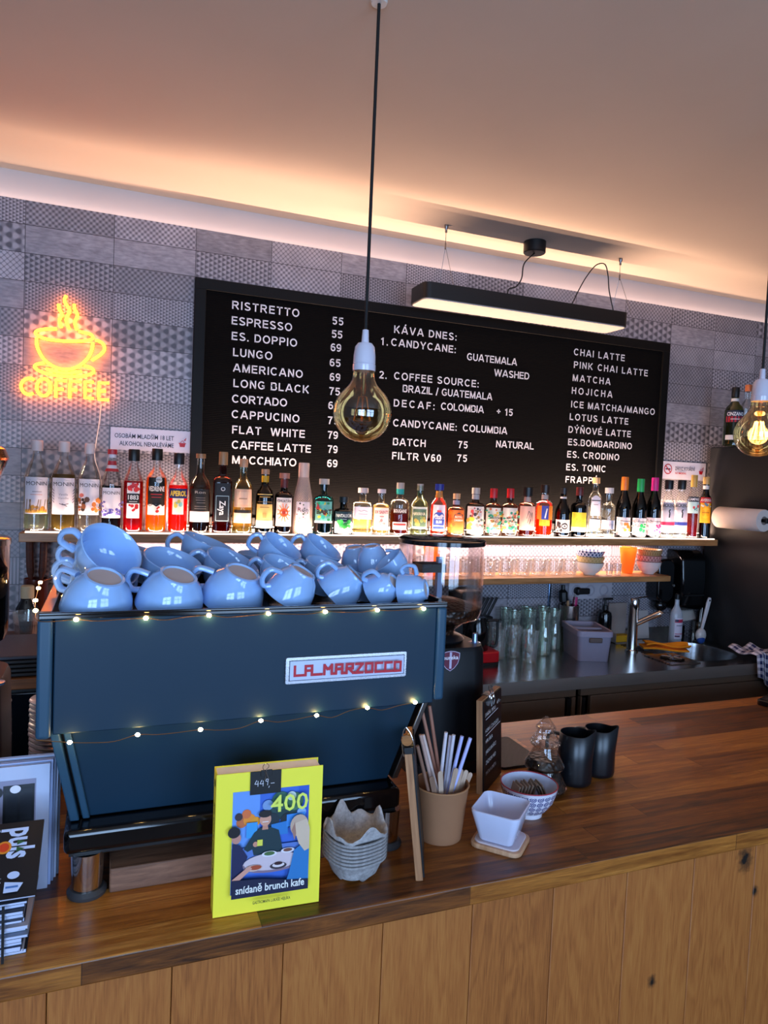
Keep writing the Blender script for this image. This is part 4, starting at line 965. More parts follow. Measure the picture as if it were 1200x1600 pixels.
def bottle(u, wpx, vtop, label, kind='round', gl=CLEAR, liq=None, lvl=0.5, dens=0.5, pw=2.0, cap=('#1a1a1a', 0.14), capr=1.1, lab=None, neck=None, art=None, lab2=None, y=2.718, name='bottle', turn=None, base=None, group='bottles on the shelf', nrf=None, vbase=None, wl=1.25, extra=None):
    z0 = SHELF_Z if base is None else base
    p0 = at(u, vbase if vbase else 836, y); dep = (p0-EYE).dot(_f)
    r = 0.5*wpx*dep/FPX*0.93
    top = at(u, vtop, y)
    h = top.z-z0; x = at(u, 0.6*836+0.4*vtop if base is None else vtop+60, y).x
    o = empty(name, (x, y, z0), label, 'bottle', group)
    ang = -math.atan2(x-0, y)*0.8 if turn is None else R(turn)
    o.rotation_euler = (0, 0, ang)
    nr = nrf*r if nrf else min(max(0.0135, r*0.36), 0.0165)
    P = prof(kind, h, r, nr)
    MB().lathe([(0, 0.004), (r*0.8, 0.0), (r*0.97, 0.004)]+P, 40, pw=pw).build('glass', gl, o, smooth=50)
    if liq:
        L_z = lvl*h; q = [(0, 0.010), (r-0.0035, 0.011)]+[(max(a-0.003, 0.004), b) for a, b in P if 0.02 < b < L_z]+[(max(r_at(P, L_z)-0.003, 0.004), L_z), (0, L_z)]
        MB().lathe(q, 36, pw=pw).build('liquid', liquid(liq, dens), o, smooth=50)
    cc, chf = cap
    ch = chf*h; cr = nr*capr
    cz = h-ch
    MB().lathe([(0, cz), (cr, cz), (cr, cz+ch*0.3), (cr*1.0, cz+ch*0.94), (cr*0.93, h), (0, h)], 24).build('cap', K(cc, 0.4) if isinstance(cc, str) else cc, o, smooth=30)
    def wrapper(lift0=0.0008):
        def wrap(a, b_, L=0):
            th = a/(r*1.0)
            rr = r_at(P, b_)*(1.0 if pw == 2.0 else (abs(math.sin(th))**pw+abs(math.cos(th))**pw)**(-1/pw))+lift0+L
            return Vector((rr*math.sin(th), -rr*math.cos(th), b_))
        return wrap
    if neck:
        for (c, a, b_) in neck:
            MB().lathe([(r_at(P, a*h)+0.0007, a*h), (r_at(P, (a+b_)/2*h)+0.0009, (a+b_)/2*h), (r_at(P, b_*h)+0.0007, b_*h)], 24).build('neck_band', K(c), o)
    def put(spec, art, nm='label'):
        col, a, b_, half = spec[:4]; half *= r
        w_ = wrapper(); L = Label(w_); nv = 2
        n_ = 16; vs_ = [(-half+2*half*i/n_, (a+(b_-a)*j/nv)*h) for j in range(nv+1) for i in range(n_+1)]
        L.faces(vs_, [(j*(n_+1)+i, j*(n_+1)+i+1, (j+1)*(n_+1)+i+1, (j+1)*(n_+1)+i) for j in range(nv) for i in range(n_)], K(col, 0.6))
        lb = L.mb.build(nm, L.mats, o, smooth=60)
        if art:
            A = Label(wrapper(0.0013)); H = (b_-a)*h
            U = lambda f: f*half; V = lambda f: a*h+f*H
            for it in art:
                t_ = it[0]
                if t_ == 't': A.text(it[1], U(it[2]), V(it[3]), it[4]*H, K(it[5]), bold=it[7] if len(it) > 7 else 0.02, width=(it[6]*half*2 if len(it) > 6 and it[6] else None))
                elif t_ == 'r': A.rect(U(it[1]), U(it[2]), V(it[3]), V(it[4]), K(it[5]))
                elif t_ == 'd': A.disc(U(it[1]), V(it[2]), it[3]*half, K(it[4]), sy=it[5] if len(it) > 5 else 1.0)
                elif t_ == 'p': A.poly([(U(a1), V(b1)) for a1, b1 in it[1]], K(it[2]))
                elif t_ == 'l': A.line([(U(a1), V(b1)) for a1, b1 in it[1]], it[2]*half, K(it[3]))
                elif t_ == 'v': A.text(it[1], U(it[2]), V(it[3]), it[4]*half, K(it[5]), rot=R(-90), bold=0.02)
                elif t_ == 's':      # scattered blots: colour list, count, box, size
                    rg = random.Random(int(u)*7+it[2])
                    for k in range(it[2]):
                        A.disc(U(rg.uniform(it[3], it[4])), V(rg.uniform(it[5], it[6])), it[7]*half*rg.uniform(.6, 1.3), K(it[1][k % len(it[1])]), sy=rg.uniform(.6, 1.4), n=7)
            A.build('label_print', lb)
    if lab: put(lab, art)
    if lab2: put(lab2[0], lab2[1], 'second_label')
    if extra: extra(o, h, r, P)
    return o
MON = lambda extra: [('t', 'MONIN', 0, .78, .105, '#20202c', 0.84, 0.0), ('l', [(-.55, .92), (.1, .95), (.5, .92)], .02, '#8c86a0')]+extra
WL = '#efe9f2'
bottle(57, 39, 688, 'clear syrup bottle with a sugar-cane label, leftmost bottle on the shelf', 'syrup', CLEAR, '#dfe6d8', .50, .12, cap=('#f0d8d2', .115), capr=1.25, lab=(WL, .20, .60, 1.0),
   art=MON([('r', -.3, .4, .60, .615, '#6a6070'), ('r', -.45, .45, .52, .535, '#d89a90'), ('r', -.9, .9, .03, .12, '#e8b04a'), ('s', ['#d89a30', '#c98a2a'], 14, -.8, .9, .08, .2, .13)]+[('l', [(x, .08), (x+d, .40)], .05, '#7a5a28') for x, d in ((-.7, .05), (-.5, .12), (-.35, -.1), (0, .18), (.2, .1), (.5, .12), (.75, .05))]), neck=[('#c8404a', .885, .89)])
bottle(99, 39, 690, 'vanilla syrup bottle with olive-yellow syrup, second from the left', 'syrup', CLEAR, '#b39a48', .64, .35, cap=('#f0d8d2', .115), capr=1.25, lab=(WL, .20, .60, 1.0),
   art=MON([('t', 'Vanilla', 0, .52, .06, '#9a94a8', .35, 0.0), ('t', 'Vanille', 0, .42, .06, '#9a94a8', .4, 0.0), ('l', [(-.3, .30), (0, .26), (.4, .30)], .05, '#3a3450'), ('l', [(-.1, .30), (.3, .22)], .05, '#3a3450')]+[('l', [(s*.72, .4+.08*k), (s*(.85), .46+.08*k)], .06, '#4a4460') for s in (-1, 1) for k in range(-1, 4)]))
bottle(139, 36, 693, 'clear syrup bottle with brown nuts on its label, third from the left', 'syrup', CLEAR, '#e6e2dc', .52, .12, cap=('#f0d8d2', .115), capr=1.25, lab=(WL, .20, .60, 1.0),
   art=MON([('s', ['#5a3420', '#8a4a26', '#2a1a14'], 14, -.9, -.1, .12, .45, .17), ('s', ['#c8702a', '#e08a3a'], 10, .2, .9, .12, .48, .15), ('d', -.55, .55, .18, '#c86a62')]))
bottle(174, 33, 702, 'dark syrup bottle with lavender flowers on its label, fourth from the left', 'syrup', CLEAR, '#1a1318', .56, .9, cap=('#c8323a', .06), capr=1.2, lab=(WL, .18, .54, 1.0), neck=[('#e8e2ea', .90, .94), ('#c8323a', .81, .86), ('#eee6ea', .77, .81), ('#c8323a', .735, .77)],
   art=MON([('s', ['#5a58b8', '#7a74c8', '#463f9a'], 34, -.9, .9, .10, .30, .11), ('s', ['#6a66b0'], 8, -.9, -.5, .35, .6, .10), ('s', ['#6a66b0'], 8, .5, .9, .35, .6, .10)]))
bottle(208, 33, 702, 'red syrup bottle with a narrow white and black label', 'syrup', CLEAR, '#d8121c', .62, .6, cap=('#141414', .14), capr=1.5, lab=('#f2ecec', .18, .60, .62),
   art=[('r', -1, 1, .42, .70, '#161616'), ('t', '1883', 0, .53, .12, '#f2f0ee', .8), ('r', -.6, .6, .46, .48, '#d8d4d0'), ('s', ['#d0141e', '#e03030'], 14, -.6, .6, .78, .97, .3), ('s', ['#d0141e'], 7, -.5, .5, .22, .38, .25)])
bottle(244, 35, 701, 'orange-yellow syrup bottle with a black label and white disc', 'tall', CLEAR, '#ff9a08', .66, .55, cap=('#121212', .14), capr=1.4, lab=('#16120f', .34, .66, .84),
   art=[('d', .25, .92, .36, '#f4eee8'), ('t', 'VANILLA', .25, .90, .05, '#3a2a1a', .4), ('t', 'VEDRENNE', 0, .50, .17, '#f2ece6', .86), ('r', -.6, .6, .36, .40, '#a82020'), ('r', -.5, .5, .26, .29, '#a82020')],
   lab2=(('#f6efe6', .22, .345, .84), [('s', ['#d02818'], 6, .0, .3, .2, .8, .14), ('p', [(-1, 1), (-.7, .8), (-.4, 1.0), (0, .78), (.4, .98), (.7, .8), (1, 1)], '#16120f')]))
bottle(278, 33, 708, 'bright red aperitif bottle with a slanted blue label', 'round', CLEAR, '#f0280e', .60, .6, cap=('#10141e', .14), capr=1.45, lab=('#f6ead8', .24, .44, .55), art=[('s', ['#d8c84a', '#8ac8c8'], 5, -.5, .5, .2, .9, .3)],
   lab2=(('#142a6a', .44, .56, 1.0), [('t', 'APEROL', 0, .25, .50, '#f4d24a', .84, .04), ('l', [(-1, .04), (1, .10)], .06, '#e8c040')]))
bottle(312, 35, 709, 'brown-capped bottle with a black label above a white band', 'round', glass('#c9b8a8', .15), '#2a1712', .50, .7, cap=('#a87a52', .055), capr=1.25, lab=('#141214', .28, .56, .95),
   art=[('t', 'Ron', 0, .80, .12, '#b8b0a8', .5, 0.0), ('r', -.4, .5, .60, .62, '#8a8480'), ('r', -.4, .5, .50, .52, '#8a8480'), ('r', -.3, .5, .38, .40, '#8a8480'), ('r', -.5, .6, .22, .24, '#8a8480'), ('r', -.5, .6, .12, .14, '#8a8480')], lab2=(('#f6eaee', .15, .28, 1.05), None))
bottle(347, 31, 706, 'square-shouldered rum bottle with a tall black vertical label', 'box', glass('#a8584a', .15), '#7a1410', .60, .6, pw=5, cap=('#b0845a', .16), capr=1.25, lab=('#10141c', .15, .62, .72),
   art=[('d', .05, .85, .30, '#d8d8dc'), ('d', .05, .85, .20, '#10141c'), ('r', -.75, .75, .02, .035, '#a8c8d8'), ('r', -.75, .75, .66, .675, '#a8c8d8'), ('r', -.8, -.75, .02, .675, '#a8c8d8'), ('r', .75, .8, .02, .675, '#a8c8d8'), ('v', 'Zaya', -.35, .36, .75, '#e8eef2')])
bottle(379, 34, 717, 'corked bottle with peach and cream labels', 'round', glass('#d8dcc8', .15), '#d8b878', .42, .3, cap=('#d8a078', .11), capr=1.1, lab=('#f0c0a0', .36, .60, .95), art=[('r', -.7, .7, .15, .85, '#f4ccb0'), ('r', -.4, .4, .45, .5, '#a87858')],
   lab2=(('#f2e4c8', .15, .29, .95), [('r', -.95, .95, .95, 1.25, '#1c1a18')]))
bottle(413, 30, 733, 'black bottle with a tall yellow label', 'round', glass('#1c1814', .2), '#141010', .6, .9, cap=('#c09070', .08), capr=1.15, neck=[('#e0a820', .80, .90)], lab=('#ecc878', .10, .62, 1.0),
   art=[('r', -.6, .6, .90, .93, '#b88a3a'), ('r', -.8, .8, .76, .78, '#8a6a3a'), ('r', -.5, .5, .60, .62, '#8a6a3a'), ('r', -.2, .2, .3, .45, '#c8a05a'), ('r', -1, 1, 0, .22, '#f4e2ea')])
bottle(443, 31, 739, 'rounded rum bottle with an orange sunburst on a white label', 'squat', glass('#4a3a2c', .18), '#c8782a', .50, .5, cap=('#b87a6a', .09), capr=1.5, neck=[('#7a3430', .76, .90)], lab=('#f6ecea', .14, .60, .92),
   art=[('t', 'CIHUATÁN', 0, .84, .09, '#3a2a2a', .8), ('d', 0, .48, .5, '#e05a22', 1.0), ('d', 0, .48, .2, '#b83418', 1.0)]+[('l', [(.25*math.cos(a), .48+.13*math.sin(a)), (.75*math.cos(a), .48+.33*math.sin(a))], .10, '#f0843a') for a in [i*math.pi/6+.2 for i in range(12)]])
WEAVE = NT('woven_cover'); _x, _y, _z = WEAVE.sep(WEAVE.obj())
_s = WEAVE.math('MULTIPLY', WEAVE.math('SINE', WEAVE.math('MULTIPLY', WEAVE.math('ARCTAN2', _x, _y), 26)), WEAVE.math('SINE', WEAVE.math('MULTIPLY', _z, 700)))
WEAVE = WEAVE.done(WEAVE.bsdf(WEAVE.ramp(WEAVE.math('MULTIPLY_ADD', _s, .5, .5), ((0, '#a88070'), (.6, '#e0bcaa'), (1, '#f2d8cc'))), 0.8, 0, WEAVE.bump(_s, .002, .6)))
bottle(473, 33, 723, 'pinkish woven-covered bottle with a wide pale stopper', 'cone', WEAVE, None, cap=('#f0cab8', .25), capr=1.05, nrf=.52, lab=('#f0e2ea', .10, .46, .75), art=[('t', 'Ron', 0, .62, .16, '#4a4a4a', .7, 0.0), ('s', ['#6a7a5a', '#c86a7a', '#4a4a4a'], 16, -.8, .8, .05, .95, .10)])
bottle(505, 34, 748, 'teal bottle with a clear stopper and a bright tropical label', 'squat', TEALG, '#1c3c3e', .30, .5, cap=('#c8bcb4', .10), capr=1.4, lab=('#7ac8c0', .22, .60, .90),
   art=[('s', ['#2aa06a', '#3ac8b0', '#e8d040', '#c83a3a'], 26, -.8, .8, .1, .95, .16), ('t', 'BARTI', .1, .42, .2, '#2a0f12', .8, .03), ('r', -.9, .9, 0, .1, '#e0d8ea')])
bottle(536, 33, 776, 'short dark teal bottle with a green splash label', 'squat', NAVYG, '#0c2430', .55, .9, y=2.712, cap=('#0c1c26', .15), capr=1.3, lab=('#143a48', .36, .62, 1.0), art=[('t', 'PANTALEÓN', 0, .45, .3, '#e8f0f0', .85), ('r', -.3, .3, .2, .28, '#b8ccd0')],
   lab2=(('#f4dfe6', .06, .36, 1.0), [('s', ['#22b04a', '#3ad05a', '#2aa03a'], 16, -.7, .7, .55, 1.0, .2)]))
bottle(566, 32, 762, 'square clear bottle with a white label and pale gold spirit', 'box', CLEAR, '#e8d8a0', .32, .25, pw=5, y=2.738, cap=('#c8b8b8', .11), capr=1.5, lab=('#eadfee', .34, .60, .85), art=[('l', [(-.5, .72), (-.2, .62), (.1, .74), (.5, .62)], .04, '#5a4a6a'), ('r', -.5, .5, .40, .44, '#8a7a9a'), ('r', -.3, .4, .25, .29, '#8a7a9a')])
bottle(595, 29, 764, 'small pale gold bottle with red print on its label', 'squat', CLEAR, '#e8d090', .60, .3, cap=('#c8bcc8', .09), capr=1.3, lab=('#f4e8e2', .12, .60, .95), art=[('t', 'SIX SAINTS', 0, .74, .13, '#b02430', .86), ('r', -.2, .3, .60, .63, '#b02430'), ('s', ['#e0a0a0', '#d88a8a'], 12, -.5, .5, .2, .5, .13)])
bottle(624, 33, 754, 'rum bottle with a turquoise seal on its neck', 'squat', CLEAR, '#6a1a12', .46, .6, cap=('#b8a8a0', .12), capr=1.1, neck=[('#28b0a8', .78, .93)], lab=('#3a1a16', .42, .52, .7), art=[('t', 'BOUGAINE', 0, .2, .6, '#f2eee8', .95, .03)], lab2=(('#f2e6ea', .12, .26, .75), [('r', -.9, .9, .55, .85, '#b83030')]))
bottle(655, 30, 756, 'clear bottle with a green label and a white pourer', 'round', GREENG, '#e8e4d0', .5, .15, cap=('#c8b8b0', .13), capr=1.0, lab=('#eef0e4', .14, .56, .95), art=[('r', -.85, .85, .1, .9, '#52705a'), ('t', 'HAVANA', -.1, .62, .14, '#f0e8c8', .75), ('s', ['#c8b45a', '#a89a4a', '#8aa05a'], 12, -.5, .6, .2, .55, .18)])
bottle(685, 28, 756, 'orange rum bottle with a blue cap and blue arched label', 'round', CLEAR, '#e8501a', .56, .6, cap=('#1c2a8a', .12), capr=1.4, neck=[('#d88a3a', .74, .86), ('#2a3a9a', .79, .82)], lab=('#f2e6f0', .10, .60, .80),
   art=[('d', 0, .55, .82, '#2c4aa8', .9), ('r', -.82, .82, .08, .55, '#2c4aa8'), ('r', -.3, .3, .72, .80, '#d83a4a'), ('t', "PUSSER'S", 0, .46, .12, '#f4f0f6', .78), ('t', 'RUM', 0, .30, .11, '#f4f0f6', .4), ('r', -.8, .8, .18, .22, '#f4f0f6')])
bottle(712, 30, 771, 'orange-labelled bottle with a black diamond and small cork', 'squat', glass('#c8a890', .15), '#a8421a', .55, .6, cap=('#d8a880', .13), capr=1.1, neck=[('#c8bcc8', .74, .84)], lab=('#e8742a', .08, .62, 1.0),
   art=[('p', [(.25, .10), (.85, .62), (.75, .80), (.25, .88), (-.25, .80), (-.35, .62)], '#20283a'), ('t', 'ROYAL', .25, .66, .09, '#f0e8e0', .4), ('t', 'CARIBBEAN', .25, .52, .08, '#f0e8e0', .5), ('s', ['#f0902a', '#d85a1a'], 10, -.9, -.3, .05, .95, .2)])
bottle(742, 32, 762, 'brown glass bottle with flowers on a cream label', 'squat', glass('#6a5248', .18), '#4a2a1c', .6, .7, cap=('#b8aca4', .13), capr=1.2, neck=[('#c8bcb8', .76, .86)], lab=('#f4e6de', .06, .62, 1.0), art=[('s', ['#c83a3a', '#a8783a', '#3a2a2a'], 16, -.6, .6, .6, .95, .13), ('s', ['#e8c83a', '#d8b04a'], 9, -.9, -.3, .15, .6, .2), ('s', ['#e8b0b0', '#8aa08a'], 12, 0, .9, .1, .6, .15)])
FLO = [('s', ['#3aa88a', '#4ac8a0', '#2a8a6a', '#e8c04a', '#e8845a', '#f0b0a0'], 46, -.95, .95, .05, .95, .16), ('t', 'MATCHER', .25, .56, .09, '#2a1a14', .6), ('t', 'SPICED', .25, .42, .09, '#2a1a14', .5)]
bottle(770, 28, 763, 'red-capped bottle with a green floral label, left one of the pair', 'squat', glass('#b8a090', .15), '#9a5a2a', .6, .4, cap=('#c8242c', .20), capr=1.2, lab=('#eee6da', .08, .60, 1.0), art=FLO)
bottle(796, 28, 763, 'red-capped bottle with a green floral label, right one of the pair', 'squat', glass('#b8a090', .15), '#9a5a2a', .6, .4, cap=('#c8242c', .20), capr=1.2, lab=('#eee6da', .08, .60, 1.0), art=FLO)
bottle(823, 29, 761, 'black-capped bottle with a plain pink label and black scribble', 'squat', glass('#c8a090', .15), '#b85a2a', .30, .5, cap=('#100e10', .18), capr=1.6, neck=[('#d8b4a0', .70, .80)], lab=('#eab4a4', .14, .62, 1.0), art=[('l', [(0, .3), (.3, .7), (.1, .8), (-.1, .5), (.4, .45), (.2, .25), (.5, .75), (.6, .4)], .05, '#1c1414')])
bottle(850, 29, 757, 'orange-red bottle with a blue and yellow label', 'squat', CLEAR, '#f0480c', .56, .6, cap=('#241612', .16), capr=1.4, neck=[('#c8b8b0', .72, .80)], lab=('#f08a22', .34, .60, 1.0), art=[('r', -.4, .4, .0, 1.0, '#2a3a9a'), ('l', [(0, .1), (.2, .8)], .14, '#f0e8ea')], lab2=(('#f0a81c', .22, .34, .62), [('r', .2, .95, .1, .9, '#f4d83a')]))
bottle(879, 26, 762, 'black wine-shaped bottle with a silver label near the right end of the menu board', 'wine', glass('#141418', .2), '#0c0c10', .5, .9, cap=('#1c1c20', .12), capr=1.15, neck=[('#c8c4c8', .78, .82)], lab=('#c8c4c8', .10, .36, 1.0), art=[('d', .2, .5, .42, '#1c1c20'), ('d', .2, .5, .24, '#c8c4c8'), ('d', .2, .5, .12, '#1c1c20'), ('s', ['#2a2a2e'], 10, -.9, -.2, .1, .9, .15)])
bottle(904, 27, 761, 'dark bottle with a wide yellow label', 'squat', glass('#161410', .2), '#0e0c0a', .5, .9, cap=('#5a1c20', .17), capr=1.2, lab=('#ecd83a', .12, .50, 1.0), art=[('l', [(-.5, .4), (-.3, .7), (-.2, .45), (.1, .6), (.5, .55)], .05, '#a8922a'), ('r', -1, 1, 0, .24, '#f4ecd0')])
bottle(929, 22, 746, 'tall clear bottle with stacked white labels and a cork', 'tall', CLEAR, '#f0f0ea', .5, .08, pw=4, cap=('#c8a070', .10), capr=1.3, y=2.755, lab=('#f0e8f2', .36, .66, .62), art=[('d', 0, .93, .9, '#f0e8f2'), ('r', -.9, .9, .82, .88, '#2a2428'), ('r', -.5, .5, .6, .64, '#8a8090')], lab2=(('#f0e8f2', .16, .30, .70), [('l', [(-.4, .55), (0, .4), (.4, .55)], .1, '#5a2a5a'), ('r', -.9, .9, 1.0, 1.12, '#1c181a')]))
bottle(950, 23, 762, 'ribbed clear bottle with a white hexagonal label', 'squat', CLEAR, '#e8e8e4', .55, .06, cap=('#d8d0d0', .11), capr=1.5, y=2.694, lab=('#ece4f0', .18, .36, 1.1), art=[('t', 'HAVN', 0, .42, .22, '#b8a8b8', .6, 0.0), ('p', [(-1, 1), (-1, 1.35), (0, 1.0)], '#2a2628')])
def wine(u, v, col, lbl):
    bottle(u, 25, v, lbl, 'wine', glass('#1a1016', .2), '#120a10', .6, .9, cap=(col, .22), capr=1.25, lab=('#e6dce6', .05, .34, 1.0), art=[('s', ['#9a929a', '#b8b0b8'], 16, -.9, 0, .1, .9, .16), ('s', [col], 8, .0, .8, .2, .65, .18), ('r', -.4, .9, .78, .82, '#6a626a')], extra=(lambda o, h, r, P: None))
wine(974, 745, '#e87a28', 'dark wine bottle with orange foil on its neck')
wine(999, 748, '#1fa85a', 'dark wine bottle with green foil on its neck')
wine(1021, 746, '#d82a8a', 'dark wine bottle with pink foil on its neck')
def gin(u, col, lbl):
    bottle(u, 23, 750, lbl, 'cone', CLEAR, '#eef0ee', .5, .06, cap=('#16161a', .16), capr=1.5, lab=('#ece2f0', .22, .62, 1.15), art=[('t', 'BICKENS', 0, .80, .14, '#1c1820', .85), ('l', [(.1, .35), (.15, .55), (.05, .62), (.2, .70)], .14, '#1c1820'), ('r', -1, 1, .02, .16, col)], lab2=(('#f0e6f2', .10, .22, 1.15), None))
gin(1043, '#c8285a', 'clear gin bottle with a pink stripe on its white label')
gin(1063, '#2a3a9a', 'clear gin bottle with a blue stripe on its white label')
bottle(1082, 19, 742, 'half-full dark red bitter bottle with a gold foil top', 'tall', CLEAR, '#8a0f1c', .40, .6, cap=('#c8a050', .19), capr=1.15, lab=('#b8d8dc', .40, .58, 1.0), art=[('s', ['#3a8a8a', '#c83a3a'], 6, 0, .8, .2, .8, .2)], lab2=(('#1c2438', .58, .66, 1.0), [('t', 'CAMPARI', 0, .25, .5, '#f0eef2', .9)]))
bottle(1101, 21, 745, 'dark bitter bottle with red and yellow labels at the right end of the shelf', 'round', glass('#2a3a30', .2), '#1a120c', .5, .8, cap=('#c8a060', .12), capr=1.2, neck=[('#e8e2dc', .80, .86)], lab=('#e8a81c', .26, .58, .85), art=[('d', 0, .5, .8, '#f0bc2a', 1.3), ('r', -.6, .6, .5, .54, '#a86a1c'), ('s', ['#f0e8dc', '#5a7a9a'], 8, -.8, .8, .82, 1.0, .2)], lab2=(('#c8202c', .58, .67, 1.0), [('t', 'AVERNA', 0, .25, .5, '#f4ece8', .9)]))
# on the fridge
bottle(1146, 30, 605, 'green vermouth bottle with a red and navy label on top of the fridge', 'round', glass('#a8b070', .18), '#a8a848', .60, .4, cap=('#121214', .17), capr=1.15, neck=[('#d8d8d8', .76, .81)], y=2.62, base=1.932, vbase=695, lab=('#1c2238', .40, .60, 1.0), art=[('r', -1, 1, 0, .48, '#b81c2c'), ('t', 'CINZANO', 0, .55, .28, '#f0eef0', .9, .03), ('r', -.5, .5, .22, .28, '#e8d8d8')], lab2=(('#e0dcd8', .10, .18, 1.0), None), group='bottles on the fridge')
bottle(1166, 22, 601, 'slim clear bottle with a copper cap behind the vermouth on the fridge', 'tall', CLEAR, None, cap=('#a8603a', .10), capr=1.2, y=2.70, base=1.932, vbase=695, group='bottles on the fridge')
# ------------------------------------------------------------------ lower shelf
LZ = 1.2804; LY = 2.735
CG = glass('#fdfdfc', 0.3, 0.02, 0.05, 0.5)
def make_mug(label):
    o = empty('glass_mug', (0, 0, 0), label, 'mug', 'clear glass mugs on the lower shelf')
    MB().lathe([(0, 0.001), (0.030, 0.001), (0.0335, 0.004), (0.036, 0.02), (0.0375, 0.070), (0.0365, 0.0715), (0.0355, 0.070), (0.034, 0.02), (0.030, 0.007), (0, 0.007)], 36).build('body', CG, o)
    MB().tube(smoothpath([(0.037, 0, 0.060), (0.054, 0, 0.062), (0.062, 0, 0.045), (0.056, 0, 0.026), (0.0355, 0, 0.018)], 5), 0.0042, 10).build('handle', CG, o)
    MB().tube([(0.0366*math.cos(R(a)), 0.0366*math.sin(R(a)), 0.071) for a in range(0, 360, 12)], 0.0011, 6, True).build('rim', glass('#c8b868', 0.4), o)
    return o
NAMES = ['clear glass mug seen through the hopper, just right of the amber jug', 'clear glass mug seen through the right side of the hopper', 'clear glass mug right beside the hopper', 'clear glass mug second from the hopper', 'clear glass mug third from the hopper', 'clear glass mug fourth from the hopper', 'clear glass mug fifth from the hopper', 'clear glass mug next to the checked bowls']
mg = make_mug(NAMES[0])
for k, u in enumerate((700, 726, 762, 790, 816, 841, 866, 889)):
    q = mg if k == 0 else dup(mg, label=NAMES[k])
    q.location = (at(u, 893, LY).x, LY, LZ); q.rotation_euler = (0, 0, R(-115+k*3))
st = None
for k, u in enumerate((603, 630, 656)):
    o = empty('stemless_glass', (at(u, 893, LY).x, LY, LZ), ('clear stemless glass on the lower shelf behind the small leaning cup', 'clear stemless glass seen through the left of the hopper', 'clear stemless glass left of the amber jug behind the hopper')[k], 'glass', 'clear stemless glasses on the lower shelf')
    MB().lathe([(0, 0.001), (0.022, 0.001), (0.027, 0.006), (0.033, 0.03), (0.030, 0.095), (0.029, 0.095), (0.0315, 0.03), (0.025, 0.009), (0, 0.009)], 32).build('body', CG, o)
# tapered amber jugs
for k, (u, lb) in enumerate(((674, 'tapered amber glass vase on the lower shelf, seen through the hopper'), (980, 'tapered amber glass vase between two stacks of bowls on the lower shelf'))):
    o = empty('amber_vase', (at(u, 893, LY+.025).x, LY+.025, LZ), lb, 'vase', 'amber vases on the lower shelf')
    s = 0.70 if k == 0 else 0.82
    MB().lathe([(0, 0.001), (0.034*s, 0.001), (0.036*s, 0.004), (0.058*s, 0.130), (0.056*s, 0.130), (0.033*s, 0.008), (0, 0.008)], 36, sy=0.7).build('body', liquid('#f8c878', 0.45), o)
    MB().tube([(0.057*s*math.cos(R(a)), 0.7*0.057*s*math.sin(R(a)), 0.130) for a in range(0, 360, 12)], 0.0014, 6, True).build('rim', glass('#f0b050', .3), o)
def m_bowlpat(c1, c2, kx=22, kz=260):
    t = NT('painted_bowl'); x, y, z = t.sep(t.obj()); a = t.math('ARCTAN2', x, y)
    s = t.math('MULTIPLY', t.math('SINE', t.math('MULTIPLY', a, kx)), t.math('SINE', t.math('MULTIPLY', z, kz)))
    return t.done(t.bsdf(t.mix(t.math('GREATER_THAN', s, 0.1), lin(c1), lin(c2)), 0.3, coat=0.3))
def bowl(x, z, r, h, mat, label, grp, rimc):
    o = empty('bowl', (x, LY, z), label, 'bowl', grp)
    MB().lathe([(0, 0), (r*.42, 0), (r*.44, .004), (r*.72, h*.30), (r*.92, h*.68), (r, h), (r-.003, h), (r*.89, h*.68), (r*.68, h*.33), (r*.3, .010), (0, .010)], 40).build('body', mat, o)
    MB().tube([(( r-.0015)*math.cos(R(a)), (r-.0015)*math.sin(R(a)), h) for a in range(0, 360, 10)], 0.0016, 6, True).build('rim', K(rimc, .3), o)
xa = at(921, 893, LY).x; xb = at(1013, 893, LY).x
bowl(xa, LZ, .066, .060, solid('#f2e6da', .3), 'cream bowl at the bottom of the stack left of the amber vase', 'stack of bowls left of the vase', '#2a2420')
bowl(xa+.001, LZ+.028, .067, .060, m_bowlpat('#d8b884', '#c8a468'), 'tan patterned bowl in the middle of the stack left of the amber vase', 'stack of bowls left of the vase', '#3a2c20')
bowl(xa-.001, LZ+.057, .068, .058, m_bowlpat('#e8e2ea', '#34406e'), 'blue checked bowl topping the stack left of the amber vase', 'stack of bowls left of the vase', '#5a4632')
bowl(xb, LZ, .060, .062, solid('#f0dcd6', .3), 'pale pink bowl at the bottom of the stack at the shelf end', 'stack of bowls at the shelf end', '#5a2a24')
bowl(xb, LZ+.030, .061, .062, m_bowlpat('#e0a8a0', '#b86a68'), 'pink patterned bowl in the middle of the stack at the shelf end', 'stack of bowls at the shelf end', '#4a2420')
bowl(xb+.001, LZ+.060, .061, .062, m_bowlpat('#c8a070', '#a87a4a', 30, 180), 'tan bowl topping the stack at the shelf end', 'stack of bowls at the shelf end', '#7a5a3a')
for k, u in enumerate((951, 964)):
    o = empty('shot_glass', (at(u, 893, LY-.03).x, LY-.035, LZ), ('small clear glass beside the checked bowls on the lower shelf', 'small clear glass beside the amber vase on the lower shelf')[k], 'glass', 'small glasses on the lower shelf')
    MB().lathe([(0, .001), (.014, .001), (.0185, .055), (.0175, .055), (.0135, .008), (0, .008)], 28).build('body', CG, o)
    MB().tube([(.018*math.cos(R(a)), .018*math.sin(R(a)), .055) for a in range(0, 360, 15)], .001, 6, True).build('rim', CG, o)

